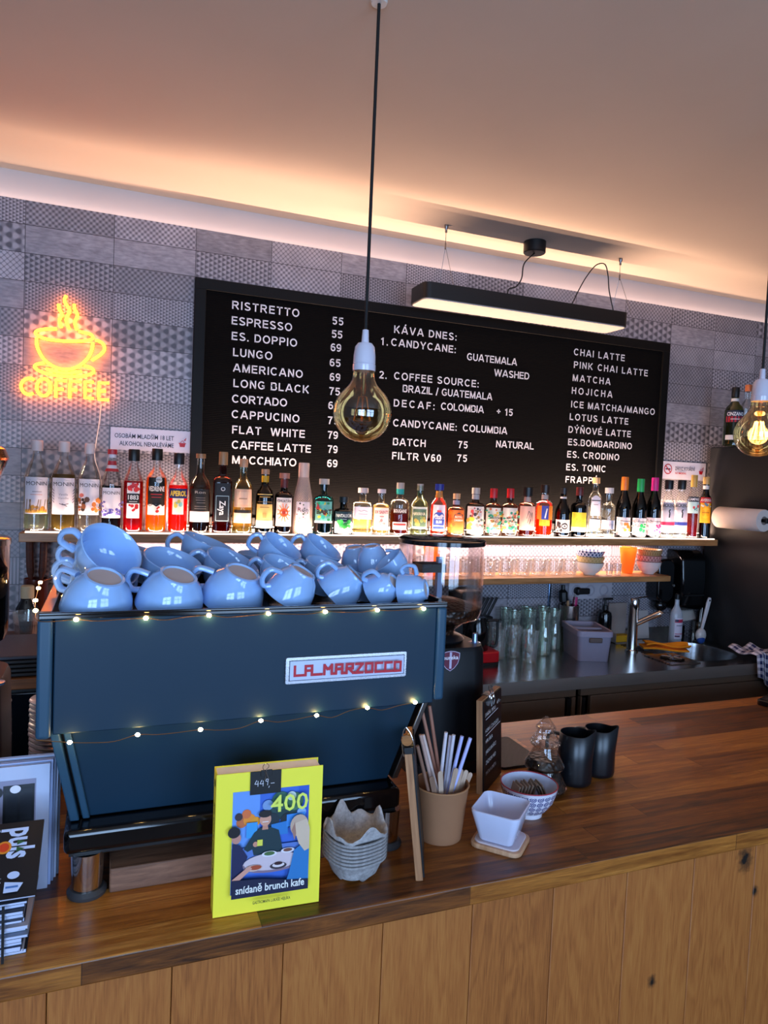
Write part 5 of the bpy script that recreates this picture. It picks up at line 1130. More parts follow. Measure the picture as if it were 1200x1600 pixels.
# ------------------------------------------------------------------ steel worktop
def onsteel(u, v): p = at(u, v, z=ZS); return p.x, min(p.y, D-0.05)
ZS += 0.0004
TUM = glass('#fcfdfc', 0.35, 0.015, 0.07, 0.5)
def tumbler(x, y, z, label):
    o = empty('tumbler', (x, y, z), label, 'glass', 'stacked tumblers on the steel worktop')
    MB().lathe([(0, .001), (.026, .001), (.028, .004), (.0315, .040), (.0350, .085), (.0338, .085), (.0300, .040), (.0265, .014), (0, .012)], 36, pw=2.0).build('body', TUM, o)
    MB().tube([(.0345*math.cos(R(a)), .0345*math.sin(R(a)), .085) for a in range(0, 360, 12)], .0012, 6, True).build('rim', TUM, o)
for k, (u, v) in enumerate(((781, 1031), (806, 1028), (831, 1036))):
    x, y = onsteel(u, v); y += 0.02
    nm = ('left', 'middle', 'front right')[k]
    tumbler(x, y, ZS, 'lower clear tumbler of the %s stack on the steel worktop' % nm)
    tumbler(x, y, ZS+0.050, 'upper clear tumbler of the %s stack on the steel worktop' % nm)
CAR = glass('#f6fbf6', 0.35, 0.015, 0.06, 0.5)
CL = ['clear carafe at the back left of the carafe group', 'clear carafe at the back middle of the carafe group', 'clear carafe at the back right of the carafe group', 'clear carafe behind the middle tumblers', 'clear carafe behind the right tumblers', 'clear carafe just right of the front tumblers', 'clear carafe nearest the grey plastic box']
for k, (u, v) in enumerate(((790, 1004), (822, 1003), (848, 1006), (804, 1012), (828, 1012), (850, 1022), (866, 1012))):
    x, y = onsteel(u, v)
    y = (2.765, 2.775, 2.772, 2.705, 2.715, 2.645, 2.71)[k]; x = at(u, v-20, y).x
    h = .192
    o = empty('carafe', (x, y, ZS), CL[k], 'carafe', 'clear carafes on the steel worktop')
    MB().lathe([(0, .001), (.028, .001), (.0305, .005), (.0305, .075), (.028, .095), (.0225, .125), (.0225, .150), (.0280, h), (.0265, h), (.0210, .150), (.0210, .125), (.0270, .092), (.0290, .075), (.0285, .010), (0, .008)], 32).build('body', CAR, o)
    MB().tube([(.0275*math.cos(R(a)), .0275*math.sin(R(a)), h) for a in range(0, 360, 12)], .0015, 6, True).build('rim', glass('#c8dcc8', .4), o)
x, y = at(774, 975, 2.69).x, 2.69
o = empty('small_glass', (x, y, ZS), 'single clear glass standing behind the coffee brewer jug', 'glass')
MB().lathe([(0, .001), (.026, .001), (.030, .15), (.0285, .15), (.0245, .008), (0, .008)], 28).build('body', TUM, o)
# coffee brewer with red base
x, y = 1.470, 2.60
o = empty('coffee_brewer', (x, y, ZS), 'coffee brewer with a red base and black jug behind the grinder', 'coffee maker')
MB().prism(rrect(-.11, .085, -.075, .085, .03), 0, .012).build('foot', BLK, o)
MB().prism(rrect(-.11, .085, -.075, .085, .03), .012, .056).build('base', solid('#c8101c', .25, coat=.4), o, bevel=.004)
MB().box((-.105, .02, .048), (-.05, .08, .30)).build('column', BLK, o, bevel=.006)
MB().box((-.105, -.05, .268), (-.01, .08, .312)).build('brew_head', BLK, o, bevel=.008)
j = MB().lathe([(0, .050), (.048, .050), (.052, .056), (.052, .150), (.040, .185), (.038, .195), (0, .197)], 32).build('jug', BLKG, o)
MB().tube(smoothpath([(.045, -.01, .178), (.085, -.02, .180), (.090, -.02, .165), (.088, -.02, .075), (.060, -.015, .070)], 5), .006, 8).build('jug_handle', BLK, j)
b = MB()
o = empty('knife_block', (at(757, 960, 2.74).x, 2.775, ZS), 'black knife block with slanted handles behind the coffee brewer', 'knife block')
MB().box((-.05, -.03, 0), (.05, .03, .16)).build('block', BLK, o, bevel=.005)
for k in range(4): MB().box((-.006, -.004, 0), (.006, .004, .10), Matrix.Translation((-.03+k*.022, 0, .155)) @ Matrix.Rotation(R(28), 4, 'Y')).build('knife_handle', solid('#2a2a2c', .3), o, bevel=.002)
# steel utensil cup
px_, py_ = at(889, 960, 2.772).x, 2.772
o = empty('utensil_cup', (px_, py_, ZS), 'brushed steel cup holding utensils behind the grey plastic box', 'utensil holder')
MB().lathe([(0, 0), (.045, 0), (.046, .003), (.046, .198), (.044, .198), (.043, .008), (0, .008)], 36).build('cup', m_steel('#b8a8a0', .2, (60, 60, 2)), o)
def utensil(name, pts, r, mat, label, cat): tag(MB().tube(smoothpath([Vector((px_, py_, ZS))+Vector(p) for p in pts], 4), r, 8).build(name, mat), label, cat)
utensil('spatula', [(-.012, 0, .012), (-.025, 0, .15), (-.040, -.004, .22), (-.044, -.004, .25), (-.046, -.004, .295)], [.005]*8+[.022]*6+[.010]*3, BLK, 'black spatula sticking up from the steel utensil cup', 'spatula')
utensil('wooden_spoon', [(-.006, -.012, .012), (-.018, -.016, .15), (-.024, -.018, .222)], .006, m_wood(('#8a6040', '#b88a5c', '#d0a878')), 'short wooden handle in the steel utensil cup', 'spoon')
utensil('whisk', [(.012, -.006, .012), (.014, -.012, .15), (.016, -.016, .255)], .0028, CHROME, 'thin metal whisk handle in the steel utensil cup', 'whisk')
utensil('pink_brush', [(.022, .004, .012), (.028, .0, .15), (.030, -.002, .215), (.031, -.002, .235)], [.004]*6+[.011]*7, solid('#b81860', .5), 'pink-tipped brush in the steel utensil cup', 'brush')
tag(MB().box((1.990, 2.832, 1.075), (2.003, 2.8415, 1.249)).build('knife_rail', m_steel('#8fb0d8', .2), bevel=.002), 'narrow blue-tinted steel strip on the tiles above the carafes', 'rail')
# sockets
o = empty('wall_socket', (2.255, D-.0085, 1.185), 'white triple wall socket under the lower shelf with a black plug', 'socket')
MB().prism(rrect(-.15, .11, -.042, .042, .008), 0, .010, Matrix.Rotation(R(90), 4, 'X')).build('plate', solid('#b8b0b6', .4), o)
for k in range(3):
    s_ = MB().lathe([(0, .004), (.018, .004), (.020, .0125), (.027, .0125), (.029, .010)], 28, Matrix.Translation((-.105+k*.083, 0, 0)) @ Matrix.Rotation(R(90), 4, 'X')).build('socket_ring', solid('#a8a0a8', .4), o)
    if k: 
        for d in (-1, 1): MB().lathe([(0, .0042), (.003, .0042), (.003, .006), (0, .006)], 8, Matrix.Translation((-.105+k*.083+d*.009, 0, 0)) @ Matrix.Rotation(R(90), 4, 'X')).build('pin_hole', BLK, s_)
o = empty('black_plug', (2.150, D-.0215, 1.185), 'black plug in the wall socket beside the spatula', 'plug')
MB().lathe([(0, 0), (.019, 0), (.020, .012), (.014, .02), (0, .02)], 20, Matrix.Rotation(R(90), 4, 'X')).build('plug_body', BLK, o)
MB().box((-.01, -.022, -.016), (.065, -.006, .014)).build('plug_grip', BLK, o, bevel=.006)
# grey plastic box
pA, pB, pC = at(917, 1030, z=ZS), at(872, 1022, z=ZS), at(950, 1028, z=ZS)
o = empty('plastic_box', (2.030, 2.585, ZS), 'grey lidded plastic box with a hand slot beside the carafes', 'box', rot=(0, 0, R(-17)))
GREY = solid('#8d8596', .5)
def taper(x, y, s0, s1, z0, z1, r=.02):
    a = rrect(-x*s0, x*s0, -y*s0, y*s0, r); c = rrect(-x*s1, x*s1, -y*s1, y*s1, r); n = len(a)
    return [(p[0], p[1], z0) for p in a]+[(p[0], p[1], z1) for p in c], [(k, (k+1) % n, n+(k+1) % n, n+k) for k in range(n)], n
b = MB(); v_, f_, n = taper(.078, .115, .90, 1.0, 0, .130); b.add(v_, f_+[tuple(range(n))[::-1]])
v_, f_, n = taper(.075, .112, .90, 1.0, .003, .130); b.add(v_, [t[::-1] for t in f_]+[tuple(range(n))]); b.build('tub', GREY, o)
b = MB(); ro = rrect(-.082, .082, -.119, .119, .022); ri = rrect(-.070, .070, -.107, .107, .016); n = len(ro)
b.add([(x, y, .112) for x, y in ro]+[(x, y, .136) for x, y in ro]+[(x, y, .136) for x, y in ri]+[(x, y, .118) for x, y in ri], [(i*n+k, i*n+(k+1) % n, (i+1)*n+(k+1) % n, (i+1)*n+k) for i in range(3) for k in range(n)])
b.build('rim', solid('#978ea0', .45), o)
MB().box((-.030, -.1215, .086), (.030, -.1125, .108)).build('hand_slot', solid('#5a4a44', .6), o, bevel=.006)
MB().box((-.070, -.004, .122), (.070, .004, .130)).build('lid_hinge', solid('#a59cae', .45), o)
# soap pump, sponge, clear holder, board
o = empty('soap_pump', (at(944, 960, 2.77).x, 2.765, ZS), 'black pump soap bottle behind the grey plastic box', 'soap bottle')
MB().lathe([(0, 0), (.033, 0), (.035, .004), (.035, .14), (.030, .158), (.014, .168), (.013, .172), (0, .172)], 32).build('bottle_body', BLKG, o)
pm = MB().lathe([(0, .172), (.0135, .172), (.0135, .190), (.006, .192), (.005, .222), (0, .222)], 20).build('pump', BLK, o)
MB().box((-.012, -.007, .218), (.042, .007, .228)).build('spout', BLK, pm, bevel=.003)
o = empty('sponge_holder', (at(968, 985, 2.78).x+.01, 2.782, ZS), 'frosted clear sponge holder between soap pump and tap', 'sponge holder')
b = MB(); b.box((-.055, .030, 0), (.055, .034, .19)); b.box((-.055, -.03, 0), (.055, .034, .004)); b.box((-.055, -.03, 0), (-.052, .034, .05)); b.box((.052, -.03, 0), (.055, .034, .05))
b.build('tray', glass('#e4d8d0', .25, .2, .35), o, smooth=0)
tag(MB().prism(rrect(-.045, .045, -.026, .024, .008), 0, .032, Matrix.Translation((o.location.x, o.location.y, ZS+.0045))).build('sponge', solid('#e0a81c', .9), bevel=.004), 'yellow sponge lying in the frosted holder by the tap', 'sponge')
tag(MB().box((-.05, -.004, 0), (.05, .004, .145), Matrix.Translation((at(1001, 985, 2.81).x+.01, 2.815, ZS+.001)) @ Matrix.Rotation(R(-8), 4, 'X')).build('white_board', solid('#bcb2ae', .5), bevel=.002), 'small pale board leaning on the tiles behind the tap', 'board')
# tap
o = empty('tap', (2.315, 2.610, ZS), 'chrome mixer tap at the left of the sink', 'tap')
MB().lathe([(0, 0), (.030, 0), (.030, .006), (.0235, .010), (.022, .20), (.024, .204), (.024, .245), (.021, .252), (0, .253)], 32).build('tap_body', CHROME, o)
MB().tube([(0, 0, .125), (.06, -.055, .175), (.085, -.080, .195), (.088, -.083, .190)], [.013, .013, .0155, .0155], 14).build('spout', CHROME, o)
MB().tube([(.0, 0, .250), (.06, .02, .252), (.105, .03, .252)], .0035, 8).build('lever', CHROME, o)
# glass rinser
o = empty('glass_rinser', (2.400, 2.440, ZS), 'square steel glass rinser with a black star between tap and sink', 'glass rinser', rot=(0, 0, R(0)))
MB().box((-.085, -.085, 0), (.085, .085, .004)).build('plate', m_steel('#a49c98', .25), o, bevel=.001)
MB().lathe([(0, .0041), (.052, .0041), (.054, .008), (.046, .010), (0, .0085)], 32).build('basin_ring', BLKG, o)
b = MB()
for k in range(5):
    a = R(72*k); b.tube([(.008*math.cos(a), .008*math.sin(a), .012), (.046*math.cos(a), .046*math.sin(a), .013)], .003, 6)
b.build('star_grid', CHROME, o)
b = MB()
for k in range(9): b.box((2.350, 2.56+k*.020, ZS+.0002), (2.43, 2.566+k*.020, ZS+.0022))
tag(b.build('drain_ridges', m_steel('#4a4644', .35), smooth=0), 'row of dark drainer ridges on the steel beside the tap', 'drainer')
# orange cloth
o = None
def cl(u, v):
    x = (u-.5)*.20; y = (v-.5)*.085
    return (x, y+.012*math.sin(u*4), .010+.007*math.sin(u*7+v*2)+.006*math.cos(v*9)*(.4+u))
b = MB(); b.grid(cl, 20, 10); fold = MB()
o = empty('cleaning_cloth', (2.505, 2.590, ZS+.016), 'folded orange-yellow cleaning cloth on the sink edge', 'cloth', rot=(0, 0, R(-28)))
YEL = solid('#f0900c', .9)
b.build('upper_fold', YEL, o, solid_=.007)
fold.grid(lambda u, v: ((u-.5)*.21-.012, (v-.5)*.09-.006, -.004+.003*math.sin(u*6)), 20, 8); fold.build('lower_fold', YEL, o, solid_=.007)
# spray bottle, brush, jar
o = empty('spray_bottle', (2.655, 2.690, ZS), 'translucent sanitiser bottle with a white and red label behind the sink', 'bottle')
MB().lathe([(0, .001), (.031, .001), (.033, .005), (.033, .135), (.030, .160), (.018, .182), (.012, .195), (.011, .225), (0, .225)], 32, sy=.8).build('bottle_body', glass('#d4d8e0', .3, .15, .65), o)
MB().lathe([(0, .225), (.012, .225), (.012, .250), (.006, .255), (0, .255)], 16).build('cap', BLK, o)
w_ = lambda a, b_, L=0: Vector((.0338*math.sin(a/.0335)+L, -.0274*math.cos(a/.0335)-L*2, b_))
L = Label(w_); L.rect(-.028, .028, .030, .135, K('#d8d0de'), 8); L.rect(-.028, .028, .112, .128, K('#b8284a'), 8); L.disc(-.018, .122, .010, K('#28284a'), .6); L.rect(-.02, .015, .095, .1, K('#8a8494'), 6); L.rect(-.027, .0, .040, .048, K('#5a2a4a'), 6); L.rect(-.027, .02, .054, .057, K('#b8284a'), 6)
L.build('bottle_label', o)
jx, jy = 2.815, 2.700
o = empty('glass_jar', (jx+.012, jy+.01, ZS), 'clear glass jar holding a dish brush behind the sink corner', 'jar')
MB().lathe([(0, .001), (.026, .001), (.030, .004), (.030, .105), (.028, .105), (.0275, .008), (0, .007)], 28).build('body', glass('#dcdcd8', .3), o)
o = empty('dish_brush', (jx-.022, jy-.040, ZS), 'white dish brush with blue bristles standing upright by the sink', 'brush')
MB().sphere((0, 0, .045), .030, seg=20, rings=12, sc=(1, .7, 1.2)).build('bristle_head', m_bowlpat('#c8c0bc', '#e8e0da', 40, 900), o)
MB().sphere((-.004, -.006, .024), .022, sc=(1, .8, .95)).build('bristle_tuft', solid('#1c4a9a', .7), o)
M_ = Matrix.Translation((.004, 0, .075)) @ Matrix.Rotation(R(14), 4, 'Y')
b = MB(); b.prism([(-.007, 0), (.007, 0), (.011, .10), (.011, .15), (.007, .165), (-.007, .165), (-.011, .15), (-.011, .10)], -.005, .005, M_ @ Matrix.Rotation(R(90), 4, 'X')); b.build('brush_handle', solid('#d8d0d0', .4), o, bevel=.003)
MB().lathe([(0, -.0062), (.005, -.0062), (.005, .0062), (0, .0062)], 12, M_ @ Matrix.Translation((0, 0, .150)) @ Matrix.Rotation(R(90), 4, 'X')).build('hanging_hole', BLK, o)
for k, (a, b_) in enumerate(((.008, .165), (.016, .172), (.034, .20))):
    tag(MB().tube(smoothpath([(jx+.008+a*.3, jy+.012, ZS+.010), (jx+.012+a, jy+.014, ZS+.11), (jx+.014+a*1.35, jy+.016, ZS+b_)], 4), .0022, 6).build('metal_stirrer', m_steel('#8a8480', .3)), ('shortest thin metal stirrer in the jar by the fridge', 'middle thin metal stirrer in the jar by the fridge', 'longest twisted metal stirrer in the jar by the fridge')[k], 'stirrer')
# dispensers on the wall
o = empty('towel_dispenser', (2.785, D-.009, 1.085), 'glossy black paper towel dispenser on the tiles beside the fridge', 'dispenser')
b = MB(); pr = [(-.0, 0), (-.0, .31), (-.07, .31), (-.115, .27), (-.125, .16), (-.115, .03), (-.09, 0)]
b.add([(x, y, z) for x in (-.075, .085) for y, z in pr], [tuple(range(7))[::-1], tuple(range(7, 14))]+[(k, (k+1) % 7, 7+(k+1) % 7, 7+k) for k in range(7)]); b.build('cover', BLKG, o, bevel=.012, seg=4)
MB().box((-.06, -.122, .08), (.07, -.1285, .086)).build('seam', BLK, o, smooth=0)
b = MB(); b.grid(lambda u, v: (-.045+.11*u, -.07-.02*v-.012*math.sin(u*3), -.002-.055*v+.012*u*v), 8, 5); b.build('paper_sheet', solid('#a8a29c', .8), o, solid_=.001)
o = empty('soap_dispenser', (2.640, D-.009, 1.095), 'rounded glossy black soap dispenser left of the towel dispenser', 'dispenser')
MB().prism(rrect(-.055, .055, .03, .255, .045, 8), .0, .09, Matrix.Rotation(R(90), 4, 'X')).build('cover', BLKG, o, bevel=.012, seg=4)
MB().sphere((0, -.05, .015), .040, sc=(1, .9, .8)).build('push_knob', BLKG, o)
MB().lathe([(0, 0), (.007, 0), (.007, .003), (0, .003)], 14, Matrix.Translation((.045, -.09, .12)) @ Matrix.Rotation(R(90), 4, 'X')).build('lock', CHROME, o)
# paper roll on fridge side
ya, yb, rz = 2.60, 2.345, 1.578
o = empty('paper_roll', (2.80, (ya+yb)/2, rz), 'white paper towel roll on a holder on the side of the black fridge', 'paper roll')
MB().lathe([(.020, -.128), (.050, -.128), (.052, -.125), (.052, .125), (.050, .128), (.020, .128), (.020, -.128)], 40, Matrix.Rotation(R(90), 4, 'X')).build('paper', solid('#e4d2c8', .9), o)
MB().tube([(0, -.145, 0), (0, .145, 0)], .008, 10).build('spindle', BLK, o)
b = MB(); b.box((-.008, .138, -.012), (.079, .146, .012)); b.box((-.008, -.146, -.012), (.079, -.138, .012)); b.build('bracket', BLK, o, bevel=.002)
# checked towel
TOW = m_check('#e6e0ea', '#1c2458', .14)
o = empty('checked_towel', (2.80, 2.33, ZS+.006), 'blue and white checked tea towel hanging over the steel edge', 'tea towel')
def tw(u, v):
    x = -.075+.135*u
    if v < .5: y = .10-.20*v*1.55; z = .030+.012*math.sin(u*7)+.008*math.cos(v*14)+.008*u
    else: y = -.058-.010*math.sin(u*10); z = .036-.36*(v-.5)*(.55+.45*u)+.006*math.sin(u*9)
    return (x+.03*(v-.5)*(1 if v > .5 else 0), y, z)
b = MB(); b.grid(tw, 30, 30, uv=True); b.build('cloth', TOW, o, solid_=.004)
# back-left things on the wood top
WT = 1.0835
def onw(u, v, y): return at(u, v, y).x
o = empty('ribbed_glass', (onw(41, 978, 2.60), 2.60, WT), 'ribbed clear glass of dark drink on the wood top behind the machine', 'glass')
MB().lathe([(0, .001), (.030, .001), (.032, .004), (.042, .115), (.040, .115), (.029, .008), (0, .008)], 28, pw=2.0).build('body', TUM, o)
MB().lathe([(0, .009), (.028, .009), (.036, .075), (0, .076)], 24).build('drink', liquid('#3a1a0c', .8), o)
o = empty('brown_bottle', (onw(43, 920, 2.70), 2.70, WT), 'brown bottle with a beige cap behind the ribbed glass', 'bottle')
MB().lathe([(0, 0), (.034, 0), (.036, .004), (.036, .11), (.022, .135), (.020, .145), (0, .145)], 28).build('body', glass('#3a1c10', .2), o)
MB().lathe([(0, .145), (.0215, .145), (.0215, .185), (.019, .188), (0, .188)], 24).build('cap', solid('#c8b088', .6), o)
bx0 = onw(54, 900, 2.80)+.005
o = empty('utensil_crock', (bx0, 2.79, WT), 'dark red-brown crock holding wooden tools under the bottle shelf', 'utensil holder')
MB().lathe([(0, 0), (.036, 0), (.038, .004), (.040, .20), (.038, .20), (.035, .008), (0, .008)], 28).build('crock', solid('#4a1c14', .2, coat=.5), o)
for k, (dx, l) in enumerate(((-.016, .345), (.018, .33))):
    tag(MB().tube(smoothpath([(bx0+dx*.3, 2.79, WT+.012), (bx0+dx, 2.79, WT+.2), (bx0+dx*1.25, 2.788, WT+l-.08), (bx0+dx*1.35, 2.787, WT+l)], 4), [.007]*5+[.013]*8, 10).build('wooden_spatula', m_wood(('#3a1a0e', '#5a2a18', '#7a4022'))), ('left dark wooden spatula standing in the crock', 'right dark wooden spatula standing in the crock')[k], 'spatula')
for k in range(5):
    tag(MB().prism(rrect(-.56, -.13, 2.215, 2.50, .012), WT+.0005+k*.0125, WT+.0115+k*.0125).build('serving_tray', solid('#3c3c46' if k == 4 else '#141416', .45), bevel=.003), 'dark serving tray in the stack on the wood top behind the grinder' if k < 4 else 'dark grey serving tray topping the stack behind the left grinder', 'tray', 'stacked serving trays')
# ------------------------------------------------------------------ things on the bar
# wooden board under the machine
tag(MB().prism(rrect(.012, .44, 1.190, 1.50, .004), ZB, ZB+.040).build('chopping_board', m_wood(('#5a3a2a', '#8a6048', '#a87c60'), (6, 60, 60), .6), bevel=.002), 'thick end-grain chopping board under the espresso machine', 'chopping board')
# cookbook
PAP = solid('#efeaf2', .7); YEL2 = solid('#fff03c', .55, vary=.02)
o = empty('cookbook', (.163, 1.073, ZB+.001), 'bright yellow cookbook standing upright in front of the espresso machine', 'book', rot=(R(-1.5), 0, R(-2.6)))
bw, bh, bt = .170, .226, .036
b = MB(); b.box((0, 0, 0), (bw, .0015, bh)); b.box((0, bt-.0015, 0), (bw, bt, bh)); b.box((0, .0015, 0), (.0015, bt-.0015, bh)); b.build('cover', YEL2, o, smooth=0)
MB().box((.0016, .0016, .002), (bw-.004, bt-.0016, bh-.002)).build('pages', PAP, o, smooth=0)
L = Label(flat_wrap((0, -.0001, 0), (1, 0, 0), (0, 0, 1)))
px0, px1, pz0, pz1 = .026, .148, .032, .196
PWd, PHt = px1-px0, pz1-pz0
def Q(pts): return [(px0+x*PWd, pz0+y*PHt) for x, y in pts]
def P_(pts, c): L.poly(Q(pts), K(c, .5))
def D_(x, y, r, c, sy=1): L.disc(px0+x*PWd, pz0+y*PHt, r*PWd, K(c, .5), sy)
P_([(0, 0), (1, 0), (1, 1), (0, 1)], '#3a68c8'); P_([(0, .45), (.35, .45), (.35, 1), (0, 1)], '#6a9ae0'); P_([(.86, .3), (1, .3), (1, 1), (.86, 1)], '#2a58c0')
for (x, y, r, c) in ((.12, .70, .07, '#c86a3a'), (.22, .72, .08, '#f0902a'), (.18, .78, .06, '#e0703a'), (.30, .70, .06, '#f09a20'), (.08, .76, .05, '#3a2a30'), (.55, .80, .13, '#2a4a4a'), (.70, .78, .14, '#1a3a3a'), (.62, .88, .12, '#3a6a5a'), (.80, .86, .12, '#4a7a5a'), (.52, .70, .09, '#1a2a34'), (.72, .68, .10, '#16222a'), (.45, .85, .07, '#7a9ac8'), (.9, .75, .06, '#8ab0d8'), (.76, .92, .06, '#d8e4e0')): D_(x, y, r, c)
P_([(.18, .55), (.32, .55), (.32, .70), (.18, .70)], '#3a9ad8'); P_([(.50, .55), (.72, .55), (.72, .68), (.50, .66)], '#2a7ac0'); P_([(.70, .62), (.95, .62), (.95, .75), (.70, .74)], '#3a8ad8')
P_([(0, .20), (1, .20), (1, .46), (0, .46)], '#5a7ac0')
P_([(.15, .45), (.28, .60), (.36, .64), (.48, .64), (.60, .60), (.66, .40), (.60, .38), (.28, .38), (.26, .44), (.20, .42)], '#16323a')     # the man in the middle
P_([(.38, .62), (.46, .62), (.45, .68), (.39, .68)], '#c88a72'); D_(.42, .72, .075, '#d89a80', 1.15); D_(.415, .775, .085, '#1a1416', .55); L.rect(px0+.38*PWd, px0+.46*PWd, pz0+.695*PHt, pz0+.702*PHt, K('#f4eae4'), 1)
D_(.30, .49, .035, '#d09078'); P_([(.32, .47), (.39, .47), (.39, .53), (.32, .53)], '#e8e050')
P_([(0, .02), (.16, .28), (.20, .38), (.10, .50), (0, .52)], '#1a1e4a'); D_(.05, .57, .06, '#c88a7a', 1.2); D_(.02, .63, .08, '#140f14', .9)
D_(.52, .30, .38, '#c8b0b8', .32); D_(.52, .285, .38, '#8a7080', .30); D_(.52, .31, .37, '#d4c0c6', .31)
for (x, y, r, c) in ((.48, .385, .10, '#e4dce0'), (.48, .39, .07, '#4a6a3a'), (.72, .40, .09, '#e4dce0'), (.72, .405, .06, '#7a4a3a'), (.60, .26, .11, '#3a3038'), (.60, .27, .08, '#e4d4d4'), (.60, .285, .055, '#3a1a1e'), (.28, .27, .11, '#d8b8a8'), (.30, .275, .08, '#b04a2a')): D_(x, y, r, c, .38)
P_([(0, .18), (.22, .30), (.26, .27), (.05, .14)], '#d89a86')
P_([(.66, .0), (.74, .18), (.80, .40), (.92, .46), (1, .42), (1, 0)], '#2a78b8'); D_(.86, .64, .12, '#c8a890', 1.2); P_([(.78, .66), (.96, .70), (1, .60), (1, .40), (.94, .38), (.86, .46), (.82, .55)], '#d8bca0'); P_([(.76, .6), (.80, .68), (.82, .56), (.80, .50)], '#a87a68')
P_([(0, 0), (1, 0), (1, .10), (.7, .12), (.4, .16), (.0, .18)], '#14183a')
L.text('400', px0+.72*PWd, pz0+.80*PHt, .026, K('#e8f060', .5), bold=.01, width=.060)
L.text('snídaně brunch kafe', px0+.50*PWd, pz0+.045*PHt, .0115, K('#f4f2ea', .5), bold=.018, width=.109)
L.text('GASTROMAPA LUKÁŠE HEJLÍKA', px0+.52*PWd, .020, .0045, K('#3a3a1a', .5), bold=.02, width=.060)
L.build('cover_print', o)
L = Label(flat_wrap((-.0001, bt, 0), (0, -1, 0), (0, 0, 1))); L.text('400 snídaně brunch kafe', bt*.62, .055, .013, K('#23260a', .5), align='l', rot=R(90), width=.120); L.disc(bt*.5, .207, .006, K('#23260a', .5)); L.build('spine_print', o)
# price tag held by a clip on top of the book
Mb = Matrix.Translation(o.location) @ Euler((R(-1.5), 0, R(-2.6))).to_matrix().to_4x4()
t = empty('price_tag', (0, 0, 0), 'small black price card 449,- clipped to the yellow cookbook', 'price tag'); t.matrix_world = Mb @ Matrix.Translation((.052, -.0022, .190))
MB().box((0, -.0008, 0), (.049, 0, .037)).build('card', BLK, t, smooth=0)
L = Label(flat_wrap((0, -.0009, 0), (1, 0, 0), (0, 0, 1))); CH_ = K('#e4e0e8', .7)
L.line([(.010, .023), (.007, .017), (.013, .017)], .0008, CH_); L.line([(.012, .022), (.012, .013)], .0008, CH_)
L.line([(.018, .023), (.015, .017), (.021, .017)], .0008, CH_); L.line([(.020, .022), (.020, .013)], .0008, CH_)
L.line([(.027, .020), (.024, .021), (.025, .024), (.028, .024), (.027, .014)], .0008, CH_); L.line([(.030, .013), (.029, .010)], .0008, CH_); L.line([(.032, .017), (.038, .017)], .0008, CH_)
L.build('handwriting', t)
t = empty('binder_clip', (0, 0, 0), 'small black wire binder clip on top of the price card', 'clip'); t.matrix_world = Mb @ Matrix.Translation((.077, -.0045, .219))
MB().box((-.009, 0, 0), (.009, .0012, .010)).build('jaw', BLK, t, bevel=.0005)
b = MB(); b.tube(smoothpath([(-.003, -.0008, -.006), (-.001, -.001, .004), (-.006, 0, .013), (-.004, 0, .019), (.002, 0, .019), (.003, 0, .014), (-.001, -.001, .009), (.004, -.001, -.006)], 4), .0006, 6); b.build('wire_handle', CHROME, t)
# stack of moulded cup carriers
px_, py_ = .414, 1.126
first = None
for k in range(8):
    top = k == 7
    b = MB()
    def wob(a, r, z, top=top, k0=(k == 0)):
        if k0 and z < .011: return .013*(1-max(0, math.cos(4*a-.3))**.6)
        if z < .034: return 0
        return (.026*max(0, math.cos(4*a))**1.5+.004*math.sin(a*9)) if top and r < .0605 and r > .052 else 0
    pr = [(0, .016), (.016, .016), (.026, 0), (.034, .0), (.043, .012), (.050, .030), (.0545, .040), (.060, .043), (.0605, .047), (.0585, .048), (.0545, .046), (.051, .042), (.047, .032), (.038, .012), (.030, .006), (.018, .018), (0, .018)] if k == 0 else \
         ([(.047, .026), (.0545, .040), (.0600, .043), (.0605, .047), (.0585, .050), (.0545, .048), (.051, .042), (.046, .030), (.038, .014), (.030, .010), (.018, .020), (0, .020)] if top else [(.047, .028), (.0545, .040), (.060, .043), (.0607, .047), (.0585, .048), (.0545, .046), (.049, .034)])
    b.lathe(pr, 56, None, 0, 2.6, wob=wob)
    oo = b.build('cup_carrier', m_pulp(), None, smooth=60)
    oo.scale = (.88, .88, .88); oo.location = (px_, py_, ZB+.0004+k*.0062); oo.rotation_euler = (0, 0, R(12+random.uniform(-2, 2)))
    tag(oo, 'grey moulded-pulp cup carrier topping the stack by the yellow book' if top else ('grey moulded-pulp cup carrier at the bottom of the stack by the yellow book' if k == 0 else 'grey moulded-pulp cup carrier in the middle of the stack by the yellow book'), 'cup carrier', 'stacked cup carriers')
# edge-on wooden menu board with clip
WOODE = m_wood(('#8a5a38', '#b8845a', '#d0a078'), (50, 50, 4), .6)
o = empty('clip_board', (.5175, 1.070, ZB), 'narrow wooden chalkboard seen edge-on beside the paper cup', 'chalkboard', rot=(0, R(-7.5), R(-24)))
MB().box((-.0075, 0, 0), (.0055, .130, .228)).build('wood_panel', WOODE, o, bevel=.001)
MB().box((.0056, .004, .004), (.0085, .126, .224)).build('chalk_face', BLK, o, smooth=0)
k_ = MB().lathe([(0, -.006), (.0095, -.006), (.0105, 0), (.0095, .006), (0, .006)], 20, Matrix.Translation((-.001, .006, .250)) @ Matrix.Rotation(R(90), 4, 'X')).build('wooden_knob', m_wood(('#7a4a1c', '#a86a2c', '#c88a48')), o)
b = MB(); b.tube(smoothpath([(-.009, .002, .222), (-.010, .002, .245), (-.006, .004, .265), (-.001, .004, .272)], 4), .0012, 6); b.tube(smoothpath([(.009, .002, .222), (.0095, .002, .245), (.005, .004, .262), (-.001, .004, .272)], 4), .0012, 6)
